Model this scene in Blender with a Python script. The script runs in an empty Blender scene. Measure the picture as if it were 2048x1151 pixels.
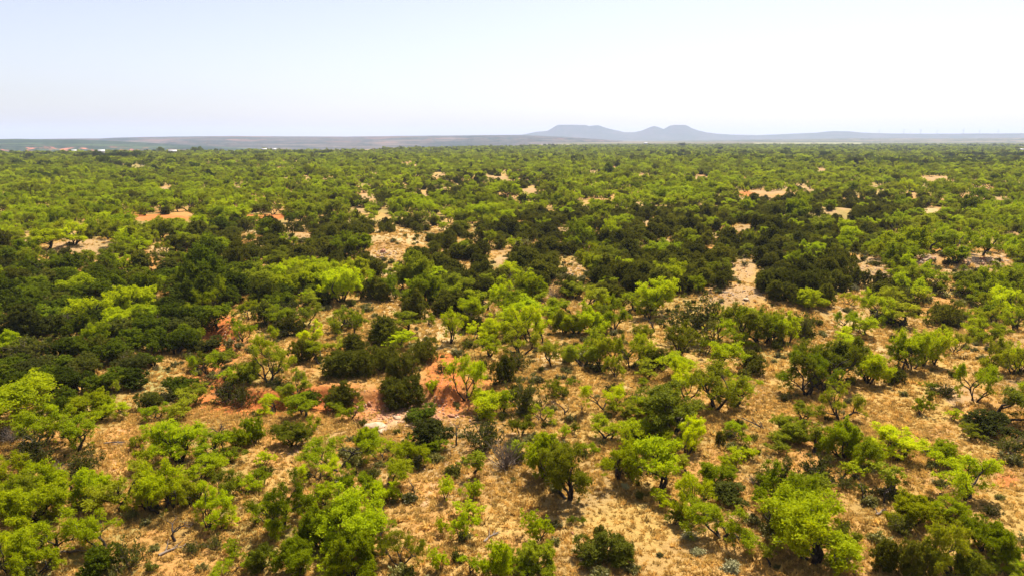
import bpy, math, random
import numpy as np
from mathutils import Vector

# ------------------------------------------------------------------ camera, sky, sun, exposure
SC = bpy.context.scene
COL = SC.collection
CAM_H = 26.0
F_PX = 1366.0                      # focal length in pixels of the 2048 px wide photograph
HORIZON = 278.0
PITCH = math.atan((575.5 - HORIZON) / F_PX)
cam_d = bpy.data.cameras.new('camera')
cam = bpy.data.objects.new('camera', cam_d)
COL.objects.link(cam)
cam.location = (0, 0, CAM_H)
cam.rotation_euler = (math.pi / 2 - PITCH, 0, 0)
cam_d.sensor_width = 36.0
cam_d.lens = 36.0 * F_PX / 2048.0
cam_d.clip_start = 0.5
cam_d.clip_end = 80000
SC.camera = cam

SUN_EL, SUN_AZ = 60.0, 28.0        # azimuth from +Y towards +X
world = bpy.data.worlds.new('World')
SC.world = world
world.use_nodes = True
wn = world.node_tree
wn.nodes.clear()
sky = wn.nodes.new('ShaderNodeTexSky')
sky.sky_type = 'NISHITA'
sky.sun_disc = False
sky.sun_elevation = math.radians(SUN_EL)
sky.sun_rotation = math.radians(SUN_AZ)
sky.altitude = 500
sky.air_density = 1.0
sky.dust_density = 1.6
sky.ozone_density = 3.0
bg = wn.nodes.new('ShaderNodeBackground')
bg.inputs['Strength'].default_value = 0.08
wo = wn.nodes.new('ShaderNodeOutputWorld')
hs = wn.nodes.new('ShaderNodeHueSaturation')
hs.inputs['Saturation'].default_value = 0.66
wn.links.new(sky.outputs[0], hs.inputs['Color'])
tn = wn.nodes.new('ShaderNodeMix'); tn.data_type = 'RGBA'; tn.blend_type = 'MULTIPLY'; tn.inputs[0].default_value = 1.0
tn.inputs[7].default_value = (1.05, 0.96, 0.96, 1)
wn.links.new(hs.outputs[0], tn.inputs[6])
wn.links.new(tn.outputs[2], bg.inputs[0])
wn.links.new(bg.outputs[0], wo.inputs['Surface'])

sun_d = bpy.data.lights.new('sun', 'SUN')
sun_d.energy = 5.0
sun_d.angle = math.radians(0.5)
sun_d.color = (1.0, 0.93, 0.82)
sun = bpy.data.objects.new('sun', sun_d)
COL.objects.link(sun)
_e, _a = math.radians(SUN_EL), math.radians(SUN_AZ)
SUN_DIR = Vector((math.sin(_a) * math.cos(_e), math.cos(_a) * math.cos(_e), math.sin(_e)))
sun.rotation_euler = SUN_DIR.to_track_quat('Z', 'Y').to_euler()
sun.location = (0, 0, 200)

SC.view_settings.view_transform = 'Standard'
SC.view_settings.look = 'None'
SC.view_settings.gamma = 1.0
SC.view_settings.use_curve_mapping = False
SC.view_settings.exposure = 1.10
SC.cycles.max_bounces = 7
SC.cycles.diffuse_bounces = 3
SC.cycles.transmission_bounces = 4
SC.cycles.transparent_max_bounces = 4
SC.cycles.volume_bounces = 1

HAZE_DENSITY = 7.0e-5
HAZE_COLOR = (0.63, 0.73, 0.98)

rnd = random.Random(11)
nrg = np.random.default_rng(11)

# ------------------------------------------------------------------ noise, terrain and pixel <-> ground
_perm = np.random.default_rng(5).random((256, 256))
def vnoise(x, y):
    x = np.asarray(x, float); y = np.asarray(y, float)
    xi = np.floor(x).astype(np.int64); yi = np.floor(y).astype(np.int64)
    fx = x - xi; fy = y - yi
    fx = fx * fx * (3 - 2 * fx); fy = fy * fy * (3 - 2 * fy)
    a = _perm[xi & 255, yi & 255]; b = _perm[(xi + 1) & 255, yi & 255]
    c = _perm[xi & 255, (yi + 1) & 255]; d = _perm[(xi + 1) & 255, (yi + 1) & 255]
    return (a * (1 - fx) + b * fx) * (1 - fy) + (c * (1 - fx) + d * fx) * fy
def fbm(x, y, o=4):
    s = 0; a = 0.5
    for i in range(o):
        s = s + a * (vnoise(x * 2 ** i + 17.3 * i, y * 2 ** i - 9.1 * i) - 0.5); a *= 0.5
    return s                                                       # about -0.5 .. 0.5

CP, SP = math.cos(PITCH), math.sin(PITCH)
def ray(u, v):
    a = (np.asarray(u, float) - 1024) / F_PX; b = (np.asarray(v, float) - 575.5) / F_PX
    return a, CP - b * SP, -SP - b * CP
def flat(u, v, h=0.0):
    dx, dy, dz = ray(u, v)
    t = (CAM_H - h) / -dz
    return dx * t, dy * t
def project(x, y, z):
    z = np.asarray(z, float) - CAM_H
    d = y * CP - z * SP; up = y * SP + z * CP
    return 1024 + F_PX * x / d, 575.5 - F_PX * up / d, d

KNOLLS = []                                                        # x, y, radius across, radius in depth, height
for (u, v, ru, ry, hh) in [(1480, 610, 15, 14, 3.4), (795, 490, 14, 15, 2.8), (775, 522, 10, 10, 2.0), (1740, 560, 12, 11, 2.4), (1850, 530, 14, 12, 2.4),
                           (1975, 545, 14, 12, 2.0), (1490, 468, 14, 14, 2.6), (1660, 436, 20, 20, 3.2), (990, 368, 30, 30, 4.4), (1060, 395, 18, 20, 3.6),
                           (1145, 560, 11, 11, 2.0), (1540, 396, 26, 22, 2.2), (1010, 535, 9, 10, 1.8), (160, 505, 22, 15, 2.2), (330, 445, 26, 14, 0.9),
                           (730, 412, 20, 16, 1.8), (590, 485, 14, 14, 2.2), (1320, 495, 10, 10, 2.0), (1080, 455, 14, 14, 2.0), (560, 440, 26, 14, 0.7),
                           (880, 520, 10, 10, 1.6), (1880, 400, 30, 24, 3.4), (330, 520, 12, 12, 2.2), (1230, 375, 30, 30, 3.5), (640, 360, 40, 40, 4.0)]:
    kx, ky = flat(u, v)
    KNOLLS.append((float(kx), float(ky), ru, ry, hh))

SCARP = [flat(u, v) for (u, v) in [(425, 640), (470, 668), (478, 700), (430, 735), (470, 786), (560, 790), (640, 782), (700, 800), (760, 790), (830, 778), (900, 790), (950, 768)]]
SCARP = [(float(a), float(b)) for a, b in SCARP]
def scarp_dist(x, y):
    best = np.full(np.shape(x), 1e9); side = np.zeros(np.shape(x)); tt = np.zeros(np.shape(x))
    n = len(SCARP) - 1
    for i in range(n):
        (ax, ay), (bx, by) = SCARP[i], SCARP[i + 1]
        ex, ey = bx - ax, by - ay
        L2 = ex * ex + ey * ey
        t = np.clip(((x - ax) * ex + (y - ay) * ey) / L2, 0, 1)
        px, py = x - (ax + t * ex), y - (ay + t * ey)
        d = np.hypot(px, py)
        m = d < best
        best = np.where(m, d, best)
        side = np.where(m, np.sign(ex * py - ey * px), side)        # + : beyond the bank
        tt = np.where(m, (i + t) / n, tt)
    return best * side, tt

VFOOT = [(-700, 307), (0, 307), (150, 306.5), (330, 304), (430, 302.5), (560, 300.5), (700, 299.5), (800, 297.5), (950, 294), (1100, 291.5), (1300, 289.5), (1500, 288.6), (1740, 288.6), (1900, 287), (2100, 285.5), (2700, 285)]
def interp(pts, u):
    p = np.array(pts); return np.interp(u, p[:, 0], p[:, 1])
def height(x, y):
    x = np.asarray(x, float); y = np.asarray(y, float)
    r = np.hypot(x, y)
    h = 1.7 * fbm(x / 55, y / 55, 3) + 0.35 * fbm(x / 9 + 40, y / 9, 3)
    h = h + np.clip((r - 150) / 400, 0, 1) * (9 - 7 * np.clip((r - 800) / 500, 0, 1)) * fbm(x / 260 + 3, y / 260 + 8, 3)
    h = h * np.clip(r / 30, 0, 1)
    for (kx, ky, ru, ry, hh) in KNOLLS:
        q = ((x - kx) / ru) ** 2 + ((y - ky) / ry) ** 2
        h = h + hh * np.exp(-q * 1.2)
    near = (r > 40) & (r < 160)
    if np.any(near):
        xs, ys = x[near] if x.ndim else x, y[near] if y.ndim else y
        s, t = scarp_dist(xs, ys)
        s = s + 1.6 * fbm(xs / 3.0, ys / 3.0, 3)
        w = np.clip((1.0 - s) / 2.0, 0, 1); w = w * w * (3 - 2 * w)
        fade = np.clip(t / 0.06, 0, 1) * np.clip((1 - t) / 0.06, 0, 1)
        dip = -1.6 * w * np.exp(-np.clip(-s, 0, None) / 13.0) * fade
        if x.ndim:
            h[near] += dip
        else:
            h = h + dip
    ok = y > 700
    if np.any(ok):
        xo = np.where(ok, x, 0.0); yo = np.where(ok, y, 1000.0)
        uo = 1024 + F_PX * xo / (yo * CP)
        vf = interp(VFOOT, uo); el = np.tan(PITCH - np.arctan((575.5 - vf) / F_PX))
        over = np.clip(yo - CAM_H / el * 1.01, 0, None) * ok
        valley = np.clip(over * el * 1.12, 0, 75) * np.clip((1150 - uo) / 150, 0, 1)
    else:
        valley = 0.0
    far = np.clip((r - 2300) / 2500, 0, 1)
    h = h * (1 - far) + far * 5 * fbm(x / 1500, y / 1500, 3) - valley
    return h
def unproject(u, v):
    u = np.atleast_1d(np.asarray(u, float)); v = np.atleast_1d(np.asarray(v, float))
    dx, dy, dz = ray(u, v)
    t = CAM_H / -dz
    for i in range(14):
        h = height(dx * t, dy * t)
        t = t * 0.4 + 0.6 * (CAM_H - h) / -dz
    return dx * t, dy * t

# ------------------------------------------------------------------ mesh and object helpers
def mesh_np(name, verts, quads=None, tris=None, mats=(), attrs=None, smooth=False):
    me = bpy.data.meshes.new(name)
    verts = np.asarray(verts, np.float32)
    nq = 0 if quads is None else len(quads); nt = 0 if tris is None else len(tris)
    me.vertices.add(len(verts)); me.vertices.foreach_set('co', verts.ravel())
    idx = np.concatenate([np.asarray(a, np.int32).ravel() for a in (quads, tris) if a is not None and len(a)])
    start = np.concatenate([np.arange(nq) * 4, nq * 4 + np.arange(nt) * 3]).astype(np.int32)
    me.loops.add(len(idx)); me.loops.foreach_set('vertex_index', idx)
    me.polygons.add(nq + nt); me.polygons.foreach_set('loop_start', start)
    if smooth:
        me.polygons.foreach_set('use_smooth', np.ones(nq + nt, bool))
    me.update(calc_edges=True)
    for k, a in (attrs or {}).items():
        a = np.asarray(a, np.float32)
        if a.ndim == 2:
            at = me.attributes.new(k, 'FLOAT_COLOR', 'POINT')
            at.data.foreach_set('color', np.column_stack([a, np.ones(len(a))]).astype(np.float32).ravel())
        else:
            at = me.attributes.new(k, 'FLOAT', 'POINT'); at.data.foreach_set('value', a)
    for m in mats:
        me.materials.append(m)
    return me
def link(name, data, parent=None):
    o = bpy.data.objects.new(name, data)
    COL.objects.link(o)
    if parent is not None:
        o.parent = parent
    return o
def tag(o, label=None, cat=None, group=None, kind=None):
    if label: o['label'] = label
    if cat: o['category'] = cat
    if group: o['group'] = group
    if kind: o['kind'] = kind
    return o

# ------------------------------------------------------------------ materials
class NT:
    def __init__(self, name):
        self.m = bpy.data.materials.new(name); self.m.use_nodes = True
        self.t = self.m.node_tree; self.t.nodes.clear()
        self.out = self.t.nodes.new('ShaderNodeOutputMaterial')
    def n(self, typ, **kw):
        nd = self.t.nodes.new(typ)
        for k, v in kw.items():
            setattr(nd, k, v)
        return nd
    def l(self, a, b):
        self.t.links.new(a, b)
    def mix(self, fac, a, b, typ='MIX'):
        nd = self.n('ShaderNodeMix', data_type='RGBA', blend_type=typ)
        for i, v in ((0, fac), (6, a), (7, b)):
            if hasattr(v, 'is_output'): self.l(v, nd.inputs[i])
            elif i == 0: nd.inputs[0].default_value = v
            else: nd.inputs[i].default_value = (*v[:3], 1)
        return nd.outputs[2]
    def math(self, op, a, b=0.0, clamp=False):
        nd = self.n('ShaderNodeMath', operation=op, use_clamp=clamp)
        for i, v in ((0, a), (1, b)):
            if hasattr(v, 'is_output'): self.l(v, nd.inputs[i])
            else: nd.inputs[i].default_value = v
        return nd.outputs[0]
    def noise(self, scale, vec=None, detail=4, rough=0.55):
        nd = self.n('ShaderNodeTexNoise'); nd.inputs['Scale'].default_value = scale
        nd.inputs['Detail'].default_value = detail; nd.inputs['Roughness'].default_value = rough
        if vec is not None: self.l(vec, nd.inputs['Vector'])
        return nd.outputs[0]
    def ramp(self, fac, lo, hi):
        nd = self.n('ShaderNodeMapRange'); nd.inputs[1].default_value = lo; nd.inputs[2].default_value = hi
        self.l(fac, nd.inputs[0])
        return nd.outputs[0]
    def attr(self, name):
        return self.n('ShaderNodeAttribute', attribute_name=name)

def leaf_material(name, a, b, c, transl=0.42, tcol=None, rough=0.55, spec=0.25, odd=None):
    """a, b: two leaf colours mixed leaf by leaf; c: the colour some whole plants lean to."""
    k = NT(name)
    vary = k.attr('vary').outputs['Fac']
    oi = k.n('ShaderNodeObjectInfo')
    loc = k.noise(0.035, oi.outputs['Location'], 2)
    col = k.mix(vary, a, b)
    w = k.math('ADD', k.math('MULTIPLY', oi.outputs['Random'], 0.55), k.math('MULTIPLY', k.ramp(loc, 0.35, 0.65), 0.45), True)
    col = k.mix(k.math('MULTIPLY', w, 0.75), col, c)
    if odd:
        w2 = k.math('GREATER_THAN', k.math('FRACT', k.math('MULTIPLY', oi.outputs['Random'], 13.7)), 0.68)
        col = k.mix(k.math('MULTIPLY', w2, 0.6), col, odd)
    br = k.math('ADD', k.math('MULTIPLY', k.math('FRACT', k.math('MULTIPLY', oi.outputs['Random'], 7.31)), 0.75), 0.62)
    vv = k.n('ShaderNodeCombineColor')
    for i in range(3): k.l(br, vv.inputs[i])
    col = k.mix(1.0, col, vv.outputs[0], 'MULTIPLY')
    col = k.mix(1.0, col, oi.outputs['Color'], 'MULTIPLY')
    p = k.n('ShaderNodeBsdfPrincipled'); k.l(col, p.inputs['Base Color'])
    p.inputs['Roughness'].default_value = rough; p.inputs['Specular IOR Level'].default_value = spec
    t = k.n('ShaderNodeBsdfTranslucent')
    k.l(k.mix(1.0, col, tcol or (1.3, 1.25, 0.5), 'MULTIPLY'), t.inputs['Color'])
    ms = k.n('ShaderNodeMixShader'); ms.inputs[0].default_value = transl
    k.l(p.outputs[0], ms.inputs[1]); k.l(t.outputs[0], ms.inputs[2]); k.l(ms.outputs[0], k.out.inputs['Surface'])
    return k.m
def plain_material(name, a, b, scale=6.0, rough=0.9, bump=0.0):
    k = NT(name)
    tc = k.n('ShaderNodeTexCoord')
    nz = k.noise(scale, tc.outputs['Object'], 5)
    p = k.n('ShaderNodeBsdfPrincipled'); p.inputs['Roughness'].default_value = rough
    p.inputs['Specular IOR Level'].default_value = 0.2
    k.l(k.mix(k.ramp(nz, 0.35, 0.65), a, b), p.inputs['Base Color'])
    if bump:
        bp = k.n('ShaderNodeBump'); bp.inputs['Strength'].default_value = bump; bp.inputs['Distance'].default_value = 0.05
        k.l(nz, bp.inputs['Height']); k.l(bp.outputs[0], p.inputs['Normal'])
    k.l(p.outputs[0], k.out.inputs['Surface'])
    return k.m

M_MESQ = leaf_material('mesquite leaves', (0.255, 0.312, 0.002), (0.410, 0.458, 0.003), (0.165, 0.240, 0.003), 0.46, (1.35, 1.25, 0.3), 0.7, 0.06, (0.150, 0.155, 0.016))
M_JUN = leaf_material('juniper sprays', (0.086, 0.092, 0.008), (0.160, 0.156, 0.014), (0.068, 0.080, 0.009), 0.38, (1.2, 1.1, 0.5), 0.8, 0.03)
M_BUSH = leaf_material('broad leaves', (0.092, 0.132, 0.003), (0.175, 0.212, 0.004), (0.068, 0.098, 0.004), 0.42, (1.3, 1.2, 0.4), 0.7, 0.06, (0.10, 0.095, 0.02))
M_OLIVE = leaf_material('small olive leaves', (0.100, 0.105, 0.013), (0.150, 0.145, 0.020), (0.072, 0.078, 0.012), 0.36, (1.15, 1.1, 0.6), 0.8, 0.05)
M_SILVER = leaf_material('silver leaves', (0.32, 0.30, 0.14), (0.42, 0.38, 0.19), (0.27, 0.26, 0.11), 0.2, (1, 1, 0.9))
M_GRASS = leaf_material('dry grass blades', (0.49, 0.335, 0.098), (0.61, 0.445, 0.145), (0.47, 0.275, 0.074), 0.42, (1.1, 1.0, 0.8), 0.8, 0.05)
M_WEED = leaf_material('weed leaves', (0.15, 0.15, 0.030), (0.23, 0.20, 0.05), (0.12, 0.11, 0.035), 0.3, (1.1, 1.1, 0.6))
M_BARK = plain_material('dark bark', (0.022, 0.017, 0.013), (0.055, 0.043, 0.034), 5.0, 0.95)
M_JBARK = plain_material('juniper bark', (0.05, 0.035, 0.025), (0.11, 0.085, 0.065), 5.0, 0.95)
M_TWIG = plain_material('grey dead twigs', (0.12, 0.09, 0.068), (0.24, 0.19, 0.15), 4.0, 0.95)
M_DEADWOOD = plain_material('dead wood', (0.03, 0.024, 0.02), (0.09, 0.07, 0.058), 4.0, 0.95)
M_ROCK = plain_material('pale rock', (0.36, 0.245, 0.145), (0.52, 0.38, 0.25), 3.0, 0.9, 0.6)
M_REDROCK = plain_material('red rock', (0.30, 0.12, 0.06), (0.46, 0.24, 0.14), 3.0, 0.9, 0.6)

# ------------------------------------------------------------------ the ground: one sheet to the horizon
def ell(u, v, cx, cy, rx, ry):
    return ((u - cx) / rx) ** 2 + ((v - cy) / ry) ** 2
# bare ground patches: u, v, ru, rv, soil (p pale tan, t tan, r red, y yellow green, w whitish)
BARE = [(790, 472, 58, 17, 't'), (775, 506, 34, 11, 't'), (1488, 545, 24, 28, 'p'), (1466, 588, 66, 26, 'p'), (1742, 540, 34, 22, 'p'), (1848, 516, 30, 9, 'p'),
        (1972, 520, 42, 14, 'p'), (165, 490, 58, 13, 'p'), (325, 436, 66, 6, 'r'), (540, 433, 58, 5, 'r'), (262, 427, 22, 4, 'r'), (28, 424, 16, 4, 'r'),
        (735, 393, 18, 6, 'p'), (1062, 383, 14, 9, 'p'), (995, 356, 26, 6, 'p'), (1145, 540, 26, 17, 'p'), (1490, 456, 20, 9, 'p'), (1660, 425, 24, 5, 'p'),
        (1535, 385, 36, 5, 'p'), (1600, 376, 30, 6, 'p'), (592, 468, 24, 13, 'p'), (322, 500, 20, 12, 't'), (1000, 520, 14, 14, 'p'), (1325, 483, 14, 8, 'p'),
        (1020, 397, 10, 5, 'p'), (885, 455, 16, 6, 't'), (1295, 445, 14, 6, 'p'), (1130, 458, 10, 8, 'p'), (960, 478, 10, 8, 'p'), (1720, 520, 14, 10, 'p'),
        (745, 348, 14, 4, 'p'), (480, 375, 12, 4, 'p'), (330, 378, 14, 5, 'p'), (1870, 357, 26, 4, 'p'), (1500, 388, 26, 6, 'r'), (1960, 380, 20, 6, 'p'),
        (1740, 375, 30, 4, 'p'), (60, 480, 30, 6, 'p'), (415, 375, 10, 4, 'p'), (1430, 470, 10, 5, 'p'), (1910, 545, 30, 12, 't'), (2005, 400, 26, 6, 'p'),
        (272, 333, 56, 5, 'y'), (1640, 340, 12, 5, 'p'), (840, 392, 20, 6, 'p'), (720, 420, 16, 6, 'p'), (880, 350, 14, 4, 'p'), (1180, 345, 20, 4, 'p'),
        (1285, 352, 24, 4, 'p'), (500, 470, 14, 8, 't'), (820, 330, 20, 3, 'p'), (1400, 355, 16, 4, 'p'), (1690, 415, 14, 5, 'p'), (1860, 420, 24, 7, 't'),
        # the near openings between the trees
        (1230, 1040, 150, 62, 'g'), (1270, 770, 95, 26, 'g'), (1800, 815, 90, 45, 'g'), (850, 1020, 75, 80, 'o'), (558, 895, 34, 48, 'o'), (318, 765, 42, 32, 'y'),
        (800, 815, 130, 36, 'w'), (698, 798, 88, 34, 'r'), (885, 760, 48, 52, 'r'), (1990, 1040, 90, 110, 'g'), (1560, 800, 45, 70, 'g'), (870, 690, 30, 60, 't'),
        (600, 715, 36, 32, 'o'), (1700, 640, 40, 60, 't'), (240, 900, 34, 46, 'o'), (370, 1105, 90, 45, 'o'), (960, 960, 40, 80, 'o'), (1960, 880, 70, 40, 'g'),
        (510, 802, 76, 18, 'r'), (455, 670, 22, 40, 'r'), (1180, 830, 60, 40, 'g'), (1420, 960, 50, 60, 'o'), (1830, 1010, 50, 40, 'g'), (1740, 720, 30, 50, 't'),
        (775, 590, 40, 40, 't'), (1030, 1110, 60, 40, 'o'), (1600, 920, 40, 30, 'o'), (1260, 900, 10, 10, 'o'), (1870, 790, 80, 20, 'p'), (1860, 620, 50, 25, 'o'),
        (660, 940, 30, 26, 'o'), (1100, 720, 26, 20, 't'), (590, 980, 26, 20, 'o'), (940, 870, 26, 60, 'o'), (1290, 985, 60, 24, 'g'), (2010, 960, 30, 26, 'r')]
BARE = [(a, b, c * (0.82 if b < 465 else 1), d * (0.8 if b < 465 else 1), e) for a, b, c, d, e in BARE]
SOIL = {'p': (0.41, 0.265, 0.125), 't': (0.50, 0.355, 0.165), 'r': (0.50, 0.165, 0.046), 'y': (0.33, 0.28, 0.095), 'w': (0.58, 0.38, 0.23),
        'g': (0.44, 0.29, 0.088), 'o': (0.47, 0.245, 0.076)}
def bare_amount(u, v, soft=0.35, wob=0.0):
    """1 inside a bare patch of the list, falling to 0 at its edge; also the index of the strongest."""
    best = np.zeros(np.shape(u)); which = np.full(np.shape(u), -1)
    for i, (cx, cy, rx, ry, s) in enumerate(BARE):
        q = np.clip((1.0 + soft + wob - ell(u, v, cx, cy, rx, ry)) / soft, 0, 1)
        m = q > best
        best = np.where(m, q, best); which = np.where(m, i, which)
    return best, which

def ground_color(x, y, z):
    r = np.hypot(x, y)
    n1 = fbm(x / 14, y / 14, 4); n2 = fbm(x / 45 + 50, y / 45, 3); n3 = fbm(x / 3.2 + 9, y / 3.2, 3)
    tan = np.array((0.45, 0.295, 0.092)); orange = np.array((0.47, 0.245, 0.076)); litter = np.array((0.30, 0.20, 0.095)); green = np.array((0.27, 0.23, 0.075))
    def mx(c, d, w):
        return c * (1 - w[:, None]) + d * w[:, None]
    c = np.tile(tan, (len(x), 1))
    c = mx(c, orange, np.clip(n2 * 3 + 0.5, 0, 1))
    c = mx(c, green, np.clip((n1 - 0.0) * 5, 0, 0.7))
    c = mx(c, litter, np.clip((-n1 - 0.06) * 5, 0, 0.6))
    ahead = y > 5
    u = np.where(ahead, 0, -9999.0); v = u.copy()
    uu, vv, _ = project(x[ahead], y[ahead], z[ahead])
    u[ahead] = uu; v[ahead] = vv
    wob = 1 + 0.5 * n1
    q, w = bare_amount(u, v, 0.8, -0.25 + 3.2 * n1 + 1.6 * n3 + 2.0 * n2)
    cols = np.array([SOIL[b[4]] for b in BARE] + [(0, 0, 0)])
    c = mx(c, cols[w], np.clip(q * np.clip(0.85 + 1.3 * n3, 0.3, 1), 0, 1))
    red = np.array(SOIL['r'])
    near = (r > 40) & (r < 170)
    s = np.full(len(x), 99.0)
    s[near], tpar = scarp_dist(x[near], y[near])
    s = s + 1.6 * n3
    c = mx(c, red, np.clip(1.3 - np.abs(s + 1.2) / 3.4, 0, 1) * np.clip(0.85 + 1.6 * n3 + 1.2 * n1, 0.25, 1))
    # faint cattle trails, paler and bare
    for pts in ([(905, 900), (870, 960), (850, 1010)], [(240, 850), (235, 910), (228, 960)], [(1700, 600), (1650, 680), (1600, 740)], [(1250, 780), (1100, 810), (960, 900)]):
        pw = [flat(a, b) for a, b in pts]
        for (ax, ay), (bx, by) in zip(pw[:-1], pw[1:]):
            ex, ey = bx - ax, by - ay
            t = np.clip(((x - ax) * ex + (y - ay) * ey) / (ex * ex + ey * ey), 0, 1)
            d = np.hypot(x - ax - t * ex, y - ay - t * ey) + 0.6 * n3
            c = mx(c, np.array((0.56, 0.38, 0.22)), np.clip(0.8 - d / 0.5, 0, 0.55))
    # far plain: closed scrub, then fields
    scrub = np.array((0.062, 0.085, 0.026))
    c = mx(c, scrub, np.clip((r - 500) / 1300, 0, 1) * 0.85)
    th = np.arctan2(x, np.maximum(y, 1.0))
    bands = fbm(th * 9, np.log(np.maximum(r, 10)) * 9, 3)
    c = mx(c, np.array((0.16, 0.15, 0.075)), np.clip((r - 2400) / 1500, 0, 1) * np.clip(bands * 4 + 0.25, 0, 0.8))
    c = mx(c, np.array((0.20, 0.125, 0.085)), np.clip((r - 3200) / 1500, 0, 1) * np.clip(-bands * 4 - 0.1, 0, 0.7))
    for (u0, u1, v0, v1, col) in FIELDS:
        m = (u > u0) & (u < u1) & (v > v0) & (v < v1) & ahead
        c[m] = col
    return 0.88 * c * (1 + 0.16 * n3[:, None] * (r < 200)[:, None])
FIELDS = [(560, 690, 300.0, 301.6, (0.42, 0.33, 0.20)), (690, 790, 298.4, 300.2, (0.36, 0.27, 0.16)), (935, 1040, 290.2, 292.6, (0.30, 0.22, 0.14)),
          (1505, 1625, 285.8, 288.2, (0.32, 0.30, 0.14)), (1632, 1725, 285.6, 288.0, (0.30, 0.29, 0.13)), (1040, 1160, 288.4, 289.6, (0.30, 0.22, 0.15)),
          (420, 560, 301.5, 302.6, (0.30, 0.25, 0.13)), (1180, 1330, 284.6, 285.6, (0.24, 0.19, 0.13))]

def build_ground():
    fine = np.radians(np.arange(-52, 52.001, 0.21))
    rest = np.radians(np.arange(55, 306, 4.0))
    ang = np.concatenate([fine, rest])
    rad = [0.0, 12.0]
    rr = 24.0
    while rr < 23000:
        rad.append(rr)
        rr *= 1.0048 if rr < 170 else (1.012 if rr < 900 else 1.022)
    rad = np.array(rad[1:])
    A, R = np.meshgrid(ang, rad)
    x = (R * np.sin(A)).ravel(); y = (R * np.cos(A)).ravel()
    z = height(x, y)
    c = ground_color(x, y, z)
    na, nr = len(ang), len(rad)
    i, j = np.meshgrid(np.arange(nr - 1), np.arange(na), indexing='ij')
    i = i.ravel(); j = j.ravel(); j2 = (j + 1) % na
    quads = np.column_stack([i * na + j, (i + 1) * na + j, (i + 1) * na + j2, i * na + j2])[:, ::-1]
    verts = np.column_stack([x, y, z])
    verts = np.vstack([verts, [[0, 0, 0]]]); c = np.vstack([c, c[:1]])
    k = np.arange(na)
    tris = np.column_stack([np.full(na, len(verts) - 1), k, (k + 1) % na])[:, ::-1]
    return mesh_np('ground', verts, quads, tris, [ground_mat()], {'soil': c}, smooth=True)
def ground_mat():
    k = NT('dry grass and red soil')
    g = k.n('ShaderNodeNewGeometry')
    col = k.attr('soil').outputs['Color']
    n1 = k.noise(2.2, g.outputs['Position'], 6, 0.7)
    n2 = k.noise(0.45, g.outputs['Position'], 4, 0.6)
    n3 = k.noise(9.0, g.outputs['Position'], 4, 0.7)
    dark = k.mix(1.0, col, (0.68, 0.63, 0.58), 'MULTIPLY')
    pale = k.mix(1.0, col, (1.15, 1.17, 1.16), 'MULTIPLY')
    c = k.mix(k.ramp(n1, 0.52, 0.36), col, dark)
    c = k.mix(k.math('MULTIPLY', k.ramp(n2, 0.52, 0.68), 0.6), c, pale)
    c = k.mix(k.math('MULTIPLY', k.ramp(n3, 0.54, 0.40), 0.5), c, dark)
    p = k.n('ShaderNodeBsdfPrincipled'); p.inputs['Roughness'].default_value = 1.0; p.inputs['Specular IOR Level'].default_value = 0.05
    k.l(c, p.inputs['Base Color'])
    b = k.n('ShaderNodeBump'); b.inputs['Strength'].default_value = 0.8; b.inputs['Distance'].default_value = 0.25
    k.l(n1, b.inputs['Height']); k.l(b.outputs[0], p.inputs['Normal'])
    k.l(p.outputs[0], k.out.inputs['Surface'])
    return k.m
ground = link('ground', build_ground())
tag(ground, 'dry tan grassland with patches of red soil running to the horizon', kind='structure')

# ------------------------------------------------------------------ far hills
def hill_mat(name, base, tree, rock, rock_amt, sc):
    k = NT(name)
    g = k.n('ShaderNodeNewGeometry')
    mp = k.n('ShaderNodeMapping'); mp.inputs['Scale'].default_value = (1, 1, 3.0); k.l(g.outputs['Position'], mp.inputs['Vector'])
    n1 = k.noise(sc, mp.outputs[0], 6, 0.65); n2 = k.noise(sc * 0.22, mp.outputs[0], 4, 0.6); n3 = k.noise(sc * 0.5, mp.outputs[0], 5, 0.6)
    c = k.mix(k.ramp(n1, 0.42, 0.56), base, tree)
    c = k.mix(k.math('MULTIPLY', k.ramp(n2, 0.45, 0.62), 0.7), c, tree)
    mb = k.n('ShaderNodeMapping'); mb.inputs['Scale'].default_value = (0.12, 0.12, 9.0); k.l(g.outputs['Position'], mb.inputs['Vector'])
    n4 = k.noise(0.012, mb.outputs[0], 4, 0.6)
    c = k.mix(k.math('MULTIPLY', k.ramp(n4, 0.54, 0.62), 0.65), c, tuple(1.7 * q for q in base))
    c = k.mix(k.math('MULTIPLY', k.ramp(n4, 0.44, 0.38), 0.75), c, tree)
    r = k.math('MULTIPLY', k.ramp(n3, 0.54, 0.62), k.attr('rocky').outputs['Fac'])
    c = k.mix(k.math('MULTIPLY', r, rock_amt), c, rock)
    p = k.n('ShaderNodeBsdfPrincipled'); p.inputs['Roughness'].default_value = 1.0; p.inputs['Specular IOR Level'].default_value = 0.0
    k.l(c, p.inputs['Base Color']); k.l(p.outputs[0], k.out.inputs['Surface'])
    return k.m
def interp(pts, u):
    p = np.array(pts); return np.interp(u, p[:, 0], p[:, 1])
def foot_range(u):
    v = interp(VFOOT, u)
    return CAM_H / np.tan(PITCH - np.arctan((575.5 - v) / F_PX))
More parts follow.
